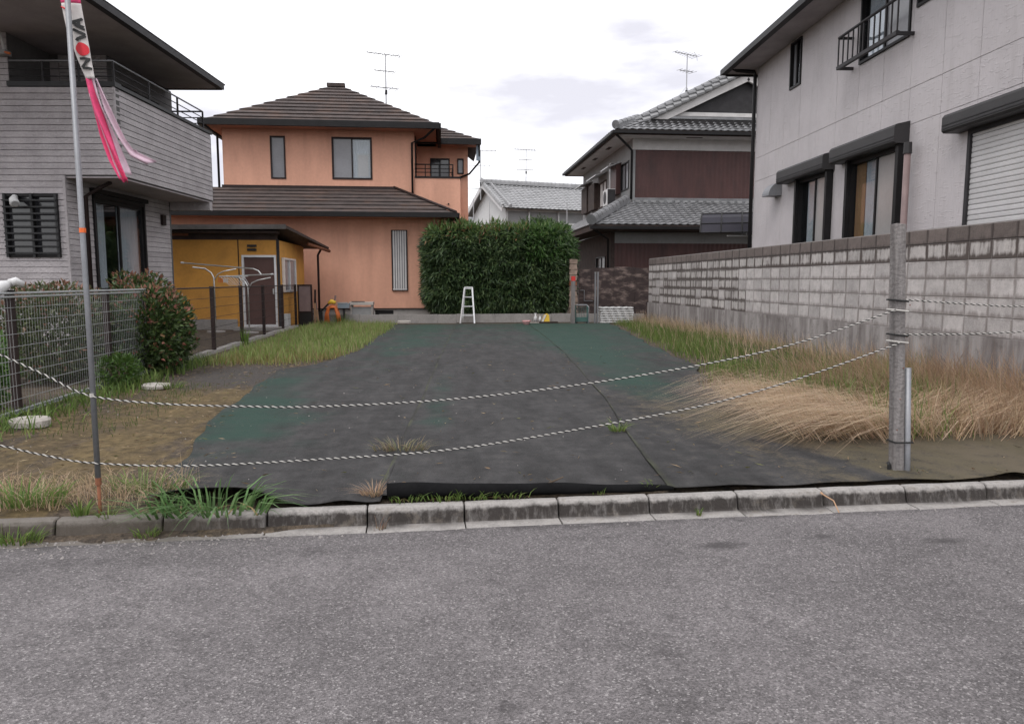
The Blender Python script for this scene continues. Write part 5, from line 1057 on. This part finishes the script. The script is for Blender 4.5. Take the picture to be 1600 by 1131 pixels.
rt = (P[:, 0] > .8) & (P[:, 2] > 2.0) & (rng.random(n) < .55); c_[rt] = tints(int(rt.sum()), (.06,.13,.028), (.045,.10,.022))
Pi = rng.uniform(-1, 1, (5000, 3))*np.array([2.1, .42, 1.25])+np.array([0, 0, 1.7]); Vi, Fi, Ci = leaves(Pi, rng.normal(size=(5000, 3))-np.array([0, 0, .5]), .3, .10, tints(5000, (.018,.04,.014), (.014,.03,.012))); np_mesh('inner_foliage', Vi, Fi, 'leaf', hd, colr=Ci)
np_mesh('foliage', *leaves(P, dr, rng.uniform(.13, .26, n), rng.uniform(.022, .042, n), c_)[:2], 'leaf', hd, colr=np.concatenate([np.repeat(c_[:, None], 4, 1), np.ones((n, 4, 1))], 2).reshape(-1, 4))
branches(hd, [([(x_, rnd.uniform(-.2,.2), 0), (x_+rnd.uniform(-.1,.1), 0, .8), (x_+rnd.uniform(-.2,.2), rnd.uniform(-.2,.2), 1.7), (x_+rnd.uniform(-.3,.3), rnd.uniform(-.3,.3), 2.7)], .045) for x_ in np.linspace(-2.2, 2.2, 9)])
def bush(name, label, loc, size, n, cols, ln, wd, cat='shrub', tipcols=None, power=2.4, inner=.45, nst=7, up=.3):
    t = thing(name, label, cat, loc); P, D = shell_points(n, size, power, inner); ns = vnoise(P[:, 0]*4/size[0]*.5, P[:, 2]*4/size[2]*.5 + P[:, 1], 1.7, sum(map(ord, label)) % 97)
    P = P*(1+.16*ns[:, None]); P[:, 2] += size[2]*1.02; P[:, 2] = np.maximum(P[:, 2], .03)
    d = D + rng.normal(size=(n, 3))*.6 + np.array([0, 0, up]); c = tints(n, *cols, jit=.25)
    if tipcols:
        k = (rng.random(n) < .07 + .45*np.clip((P[:, 2]-1.25*size[2])/size[2], 0, 1)) & ((np.abs(P/np.array(size)-np.array([0,0,1]))**2).sum(1) > .55); c[k] = tints(int(k.sum()), *tipcols)
    V, F, C = leaves(P, d, rng.uniform(.7, 1.3, n)*ln, rng.uniform(.7, 1.2, n)*wd, c); np_mesh('foliage', V, F, 'leaf', t, colr=C)
    branches(t, [([(0, 0, -.05), (math.cos(a)*size[0]*.25, math.sin(a)*size[1]*.25, size[2]*.6), (math.cos(a)*size[0]*.6, math.sin(a)*size[1]*.6, size[2]*1.4)], .02) for a in np.linspace(0, 6, nst)])
    return t
bush('round_shrub', 'rounded pale green shrub rising behind the hedge beside the tiled house', (3.35, 25.2, 0), (.85, .7, 1.68), 9000, [(.05,.10,.03), (.08,.14,.04), (.04,.08,.025)], .13, .035, power=2.6, inner=.7)
bush('photinia_shrub', 'leafy green shrub with red leaf tips spilling through the mesh fence end', (-4.02, 10.75, 0), (.50, .62, .60), 6500, [(.05,.085,.024), (.075,.115,.034), (.038,.065,.02)], .075, .036, tipcols=[(.26,.10,.075), (.20,.12,.06), (.30,.17,.11)])
bush('photinia_shrub', 'tall red tipped shrub against the sliding door of the grey sided house', (-4.62, 11.9, 0), (.5, .55, .72), 4500, [(.045,.075,.022), (.06,.09,.028)], .075, .036, tipcols=[(.26,.11,.08), (.22,.13,.07)])
bush('photinia_shrub', 'bronze green shrub behind the silver mesh between its two posts', (-4.95, 10.0, 0), (.62, .85, .62), 6000, [(.09,.12,.05), (.10,.11,.055), (.07,.085,.035)], .08, .036, tipcols=[(.25,.13,.09), (.20,.12,.08)])
bush('garden_shrub', 'low loose green plant behind the mesh at the first brown post', (-4.55, 7.6, 0), (.32, .5, .42), 1500, [(.06,.13,.025), (.09,.17,.03)], .09, .035, inner=.2)
bush('garden_shrub', 'fresh green weed bush at the foot of the second fence post', (-3.9, 9.3, 0), (.22, .26, .2), 1300, [(.05,.10,.02), (.07,.13,.025)], .06, .02)
# --- grasses
def scatter(n, fn, x0, x1, y0, y1):
    out = []
    while sum(map(len, out)) < n:
        p = np.stack([rng.uniform(x0, x1, n), rng.uniform(y0, y1, n)], 1); out.append(p[rng.random(n) < fn(p[:, 0], p[:, 1])])
    p = np.concatenate(out)[:n]; return np.concatenate([p, np.zeros((n, 1))], 1)
def lean_of(n, m, dirn=(0, 0), s=.5):
    a = rng.uniform(0, 2*np.pi, n); r = rng.uniform(0, s, n); return np.stack([np.cos(a)*r+dirn[0], np.sin(a)*r+dirn[1]], 1)
GREEN = [(.11,.18,.04), (.15,.23,.055), (.09,.14,.03), (.20,.26,.075)]; DRY = [(.50,.37,.25), (.58,.45,.32), (.42,.30,.20), (.53,.39,.27)]; REDDRY = [(.38,.255,.17), (.44,.31,.21), (.30,.20,.135)]
lin = lambda pts: (lambda y: np.interp(y, [p[0] for p in pts], [p[1] for p in pts]))
def grass(name, label, kind_, *sets):
    V, F, C = merge(*sets); o = np_mesh(name, V, F, 'blade', colr=C); tag(o, label, 'grass', kind='stuff'); return o
# back left: bright green patch
lf = lambda x, y: ss(x, -3.85, -3.6)*(1-ss(x, lin([(11.5,-2.15),(13,-1.75),(15,-1.6),(20,-1.42),(22.4,-1.5)])(y)-.15, lin([(11.5,-2.05),(13,-1.6),(15,-1.45),(20,-1.3),(22.4,-1.35)])(y)+.1))*ss(y, 11.4, 12.6)*(.45+.55*(vnoise(x, y, 2.2, 31) > -.25))
P = scatter(15000, lf, -3.95, -1.1, 11.4, 22.6); hh = rng.uniform(.04, .20, len(P))*(1+.9*vnoise(P[:, 0], P[:, 1], 2.4, 33))
P2 = scatter(2600, lambda x, y: lf(x, y)*np.exp(-((y-12.2)/1.2)**2), -3.9, -1.5, 11.2, 14.5)
grass('grass', 'bright green weedy grass growing beside the sheet in front of the shed', 0, blades(P, np.clip(hh, .04, .35), lean_of(len(P), 0, s=.6), rng.uniform(.008, .016, len(P)), tints(len(P), (.20,.29,.07), (.25,.33,.10), (.15,.22,.05), (.32,.36,.15), (.30,.26,.13))), blades(P2, rng.uniform(.06,.16,len(P2)), lean_of(len(P2), 0, s=1.1), .008, tints(len(P2), (.34,.24,.11), (.26,.2,.09), (.2,.2,.06))))
# right side: green strip running to the back
xr = lin([(7,3.2),(8.5,3.1),(10.7,3.85),(14.5,4.25),(20.8,5.05),(22.3,5.2)])
rf_ = lambda x, y: ss(x, xr(y)-.1, xr(y)+.5)*(1-ss(x, 6.5, 6.62))
P = scatter(12000, lambda x, y: rf_(x, y)*ss(y, 7.6, 9.4)*(.3+.7*(vnoise(x, y, 1.5, 35) > -.1)), 3, 6.62, 7.5, 22.6); hh = rng.uniform(.06, .22, len(P))*(1+.5*vnoise(P[:, 0], P[:, 1], 1.6, 36))
P2 = scatter(3200, lambda x, y: rf_(x, y)*ss(y, 9, 11)*np.clip(.06+.9*ss(x, 5.6, 6.4)+.3*(vnoise(x, y, 1.2, 38) > .45), 0, 1), 3, 6.62, 8, 22.8)
grass('grass', 'green and straw grass strip growing along the block wall foot', 0, blades(P, np.clip(hh, .05, .4), lean_of(len(P), 0, (-.15,-.05), .6), rng.uniform(.007, .015, len(P)), tints(len(P), *GREEN, (.16,.17,.06))), blades(P2, rng.uniform(.15, .48, len(P2)), lean_of(len(P2), 0, (-.2,0), .5), .007, tints(len(P2), *DRY, (.22,.2,.09))))
# dry grass swept over towards the sheet
df = lambda x, y: ss(x, lin([(5.4,3.0),(5.7,2.75),(6.5,2.9),(7.5,3.1),(8.8,3.1),(10,4)])(y), lin([(5.4,3.3),(6.5,3.3),(8.8,3.6),(10,4.6)])(y))*(1-ss(x, 6.5, 6.62))*ss(y, 5.35, 5.75)*(1-ss(y, 8.6, 10.4))
P = scatter(6200, lambda x, y: df(x, y)*(.25+.65*(vnoise(x, y, 1.7, 41) > -.2)), 2.6, 6.62, 5.3, 10.4); ph = vnoise(P[:, 0], P[:, 1], 1.5, 42)
dl = np.stack([-1.0-.5*ph, -.62+.35*ph], 1)*rng.uniform(.6, 1.5, (len(P), 1)) + rng.normal(size=(len(P), 2))*.18
kx = P[:, 0] > 3.9; dl[kx] *= .7
P2 = scatter(2000, lambda x, y: df(x, y)*ss(x, 4.2, 5.8), 4, 6.62, 5.3, 10); 
P3 = scatter(1500, lambda x, y: df(x, y)*(vnoise(x, y, 1.5, 44) > .25), 3, 6.6, 5.5, 10)
P4 = scatter(1500, lambda x, y: df(x, y)*(1-ss(x, 3.9, 4.5))*(1-ss(y, 7.2, 8.2)), 2.7, 4.6, 5.4, 8.2); q4 = vnoise(P4[:, 0], P4[:, 1], 1.2, 47); d4 = np.stack([-1.15-.4*q4, -.55+.5*q4], 1)*rng.uniform(.7, 1.3, (len(P4), 1))
P5 = scatter(700, lambda x, y: df(x, y)*ss(x, 3.7, 4.2)*(1-ss(x, 4.8, 5.4))*(1-ss(y, 6.4, 7)), 3.6, 5.4, 5.4, 7); d5 = np.stack([.8+.3*rng.normal(size=len(P5)), -.3+.2*rng.normal(size=len(P5))], 1)*rng.uniform(.5, 1.2, (len(P5), 1))
grass('dry_grass', 'long straw coloured dry grass lying swept over beside the wooden post', 0, blades(P, rng.uniform(.32, .75, len(P)), dl, rng.uniform(.004, .009, len(P)), tints(len(P), *DRY, *DRY, *REDDRY), np.where(P[:, 0] > 4.3, .15, .40)), blades(P2, rng.uniform(.3, .68, len(P2)), lean_of(len(P2), 0, (-.15,-.05), .6), rng.uniform(.003, .006, len(P2)), tints(len(P2), *REDDRY, (.42,.28,.17))), blades(P3, rng.uniform(.15,.45,len(P3)), lean_of(len(P3), 0, s=.5), .009, tints(len(P3), *GREEN)), blades(P4, rng.uniform(.5, .95, len(P4)), d4, rng.uniform(.006, .011, len(P4)), tints(len(P4), (.62,.48,.34), (.55,.41,.28), (.66,.53,.39)), .33), blades(P5, rng.uniform(.35, .7, len(P5)), d5, rng.uniform(.005, .009, len(P5)), tints(len(P5), (.58,.44,.31), (.50,.36,.24)), .3))
# straw and moss fringe, front left
lf2 = lambda x, y: (1-ss(x, -1.75, -1.45))*(1-ss(y, 4.6, 5.1))
P = scatter(1500, lf2, -3.6, -1.45, 4.3, 5.0); P2 = scatter(900, lambda x, y: (1-ss(x, -2.9, -2.6))*ss(y, 6.2, 6.8)+.0*x, -4, -2.6, 6.2, 9.5)
grass('dry_grass', 'thin straw litter over the bare soil behind the weedy kerb', 0, blades(P, rng.uniform(.08,.26,len(P)), lean_of(len(P), 0, s=1.5), .004, tints(len(P), *DRY, (.25,.19,.1)), .25), blades(P2, rng.uniform(.03,.10,len(P2)), lean_of(len(P2), 0, s=.9), .006, tints(len(P2), (.08,.13,.03), (.14,.14,.05), (.06,.10,.025))))
# single weed tufts one can point at
def tuft(label, loc, n, h, spread, cols, wid=.008, lean=.9, rad=.05, name='weed_tuft', dirn=(0, 0), droop=.1, cat='weed'):
    a = rng.uniform(0, 2*np.pi, n); r = np.sqrt(rng.random(n))*rad; P = np.stack([np.cos(a)*r*spread, np.sin(a)*r, np.zeros(n)], 1)
    ln = np.stack([np.cos(a), np.sin(a)], 1)*(lean*rng.uniform(.3, 1.1, n))[:, None] + np.array(dirn); t = thing(name, label, cat, loc)
    V, F, C = blades(P, rng.uniform(.5, 1.1, n)*h, ln, rng.uniform(.7, 1.3, n)*wid, tints(n, *cols), droop); np_mesh('blades', V, F, 'blade', t, colr=C)
    k = max(8, n//8); aa = rng.uniform(0, 6.28, k); V, F, C = blades(P[:k], np.full(k, h*.35), np.stack([np.cos(aa), np.sin(aa)], 1)*1.4, wid*.8, tints(k, (.32,.24,.12), (.24,.19,.09))); np_mesh('withered_blades', V, F, 'blade', t, colr=C)
    return t
LONG = [(.12,.22,.075), (.15,.26,.095), (.09,.17,.055)]
tuft('big clump of long arching grass hanging over the kerb under the sheet flap', (-1.30, 4.20, -.015), 110, .36, 3.6, LONG, .015, 1.15, .085, 'grass_clump', (0, -.35), .34, cat='grass')
tuft('second arching grass clump spilling over the kerb beside the flap end', (-1.58, 4.20, -.02), 34, .28, 2.4, LONG, .012, 1.1, .06, 'grass_clump', (.05, -.3), .3, cat='grass')
tuft('pale green grass tuft behind the pole foot on bare soil', (-1.80, 4.62, .0), 130, .20, 3.5, [(.15,.22,.06), (.19,.26,.08), (.12,.18,.05)], .008, .9, .07)
tuft('pale green grass tuft on the soil away from the pole towards the fence', (-2.42, 4.42, .0), 150, .22, 3.2, [(.12,.21,.05), (.16,.25,.06)], .009, .9, .07)
tuft('green weed growing in the gutter near the banner pole', (-1.62, 4.10, -.1), 50, .09, 1.6, GREEN, .007, .9, .04)
tuft('spreading green weed in the gutter at the overgrown kerb end', (-2.30, 4.06, -.1), 110, .13, 3.5, GREEN, .008, .9, .05)
tuft('yellow green weed sprouting on the kerb by the pole foot', (-2.02, 4.22, -.01), 40, .14, 1., GREEN, .010, .6, .04)
tuft('small weed rooted in the kerb top right of the pole foot', (-1.86, 4.19, -.04), 34, .15, 1.2, GREEN, .008, .8, .03)
for i, (x_, nn_) in enumerate(((-.22, 34), (.0, 46), (.16, 44), (.30, 20), (.42, 24))):
    tuft(('short green weed at the thick end of the rolled sheet', 'bushy green weed in front of the rolled sheet', 'spreading green weed in front of the rolled sheet', 'tiny green weed in front of the rolled sheet', 'sparse green weed along the middle of the rolled sheet')[i], (x_, KERB_Y(x_)+.02, .0), nn_, .085, 2.2, GREEN, .007, .9, .05)
tuft('small green weed beside the thin end of the rolled sheet', (1.30, 4.37, .0), 26, .09, 1.4, GREEN, .007, .9, .03); tuft('tiny weed between the roll and the kerb', (.95, 4.33, .0), 18, .06, 1.6, GREEN, .006, .9, .03)
tuft('low green weed sprouting from the sheet seam', (1.50, 6.1, .02), 50, .14, 1.3, GREEN, .008, 1.2, .05); tuft('dark seeded weed standing at the dry grass border', (3.3, 8.75, .0), 40, .20, 2.2, [(.10,.06,.045), (.07,.045,.035)], .014, .35, .07)
tuft('small heap of cut withered grass lying on the middle sheet seam', (-.31, 5.56, .02), 130, .14, 3.0, [(.24,.19,.12), (.17,.18,.08), (.30,.24,.16)], .006, 1.6, .07, 'cut_grass', cat='cut grass')
tuft('tuft of dry straw at the open end of the rolled sheet', (-.42, 4.38, .01), 90, .13, 1.5, [(.42,.29,.19), (.36,.24,.16)], .005, 1.3, .04, 'straw_tuft', (-.3, .1), cat='straw')
tuft('tiny weed growing in the gutter joint', (1.53, 4.17, -.1), 18, .07, .8, GREEN, .006, .6, .02); tuft('dead brown twig weed in a gutter joint beside the overgrown kerb', (-.36, 4.10, -.1), 14, .10, 1.2, [(.16,.10,.07)], .005, .8, .03)
tuft('weeds around the white slab before the red tipped shrub', (-3.28, 9.25, .0), 60, .14, 2., GREEN, .009, .9, .07); tuft('leafy weeds around the foot of the wooden post', (3.2, 4.62, .0), 40, .05, 2.4, [(.14,.12,.06), (.10,.13,.04)], .006, 1.1, .06)
tuft('tall green weed stem before the second laundry stand', (-3.95, 15.3, 0), 50, .45, 1., [(.13,.22,.04)], .014, .25, .06); tuft('weeds growing around the orange hose', (-3.0, 22.75, 0), 80, .4, 2., GREEN, .014, .4, .1)
# loose bits on the ground
t = thing('twig', 'short bent dead twig resting on the rolled sheet', 'twig', (.62, 4.42, .04)); MB().tube([(0,0,0), (.06,.02,.015), (.14,.07,.03)], [.005,.006,.004], 5).build('stem', 'bark', t); MB().tube([(.06,.02,.015), (.03,.06,.03)], [.004,.002], 5).build('side_shoot', 'bark', t)
t = thing('bent_straw', 'single bent straw stem lying against the kerb face', 'straw', (2.40, 4.14, -.1)); MB().tube([(0,0,.0), (-.01,.05,.06), (-.06,.09,.09)], .004, 5).build('stem', 'stake_wood', t); MB().tube([(-.06,.09,.09), (-.07,.10,.1)], .006, 5).build('node', 'stake_wood', t)
mb = MB(); r = random.Random(5)
for i in range(620):
    if i < 520: x_ = r.uniform(-3.2, -.6) if r.random() < .75 else r.uniform(-.6, 5); y_ = KERB_Y(x_) - r.uniform(.09, .26)*(1 if r.random() < .8 else 1.6); z_ = -.103
    else: x_ = r.uniform(-3.8, 5); y_ = r.uniform(4.4, 9); z_ = .015
    s_ = r.uniform(.003, .009); mb.add([(x_-s_,y_-s_*.7,z_), (x_+s_,y_-s_*.5,z_), (x_+s_*.4,y_+s_,z_), (x_,y_,z_+s_*1.1)], [(0,1,3), (1,2,3), (2,0,3)])
tag(mb.build('gravel_litter', 'mortar', fixn=False), 'tiny grit and gravel crumbs scattered along the gutter', 'gravel', kind='stuff')
n = 3200; Pl = np.stack([rng.uniform(-4.0, -1.5, n), rng.uniform(4.45, 12, n), np.full(n, .012)], 1); Pl = Pl[(rng.random(n) < .35+.65*(vnoise(Pl[:, 0], Pl[:, 1], 1.8, 61) > .1)) & (Pl[:, 0] < np.interp(Pl[:, 1], [p[0] for p in LEFT], [p[1] for p in LEFT])+.12)]
Pr = np.stack([rng.uniform(-1.8, 5, 420), 4.5+10*rng.random(420)**1.6, np.full(420, .026)], 1); Pl = np.concatenate([Pl, Pr]); n = len(Pl); a_ = rng.uniform(0, 6.28, n)
Vl, Fl, Cl = leaves(Pl, np.stack([np.cos(a_), np.sin(a_), rng.uniform(.0, .25, n)], 1), rng.uniform(.02, .09, n), rng.uniform(.004, .012, n), tints(n, (.30,.22,.13), (.20,.14,.08), (.12,.09,.06), (.36,.28,.18), (.15,.15,.06), jit=.3)); tag(np_mesh('plant_litter', Vl, Fl, 'blade', colr=Cl), 'dead leaf and straw bits scattered on soil and sheets', 'litter', kind='stuff')
P = scatter(1500, lambda x, y: np.exp(-((x+3.85)/.22)**2)*(.35+.65*(vnoise(x*2, y*2, 1.4, 63) > 0)), -4.3, -3.2, 6.2, 12.5)
grass('grass', 'weedy green fringe along the foot of the silver mesh fence', 0, blades(P, rng.uniform(.05, .22, len(P)), lean_of(len(P), 0, s=.9), rng.uniform(.008, .02, len(P)), tints(len(P), *GREEN, (.07,.11,.03))))
xs_ = np.linspace(-4, -.62, 420); w_ = .075 + .05*vnoise(xs_*1.3, xs_*0+.3, 2.2, 51) + .03*vnoise(xs_*5, xs_*0, 2.5, 52); w_ *= np.clip((-.62-xs_)/.7, 0.02, 1)
rows = [(0., -.083, 0), (.0, -.0915, .45), (0., -.0955, .8), (0., -.112, 1.0)]
Vd = np.stack([np.stack([xs_, KERB_Y(xs_)-.084-np.maximum(w_, .01)*k_*1.25, np.full_like(xs_, z_)+.0025*vnoise(xs_*9, xs_*0+k_*7, 3, 53)], 1) for _, z_, k_ in rows])
gd = np_mesh('gutter_dirt', Vd.reshape(-1, 3), [grid_faces(420, 4)], 'soil', colr=np.tile([0, .25, 0, 1], (420*4, 1)), smooth=True)
tag(gd, 'brown silt washed into the gutter at the weedy kerb end', kind='structure')
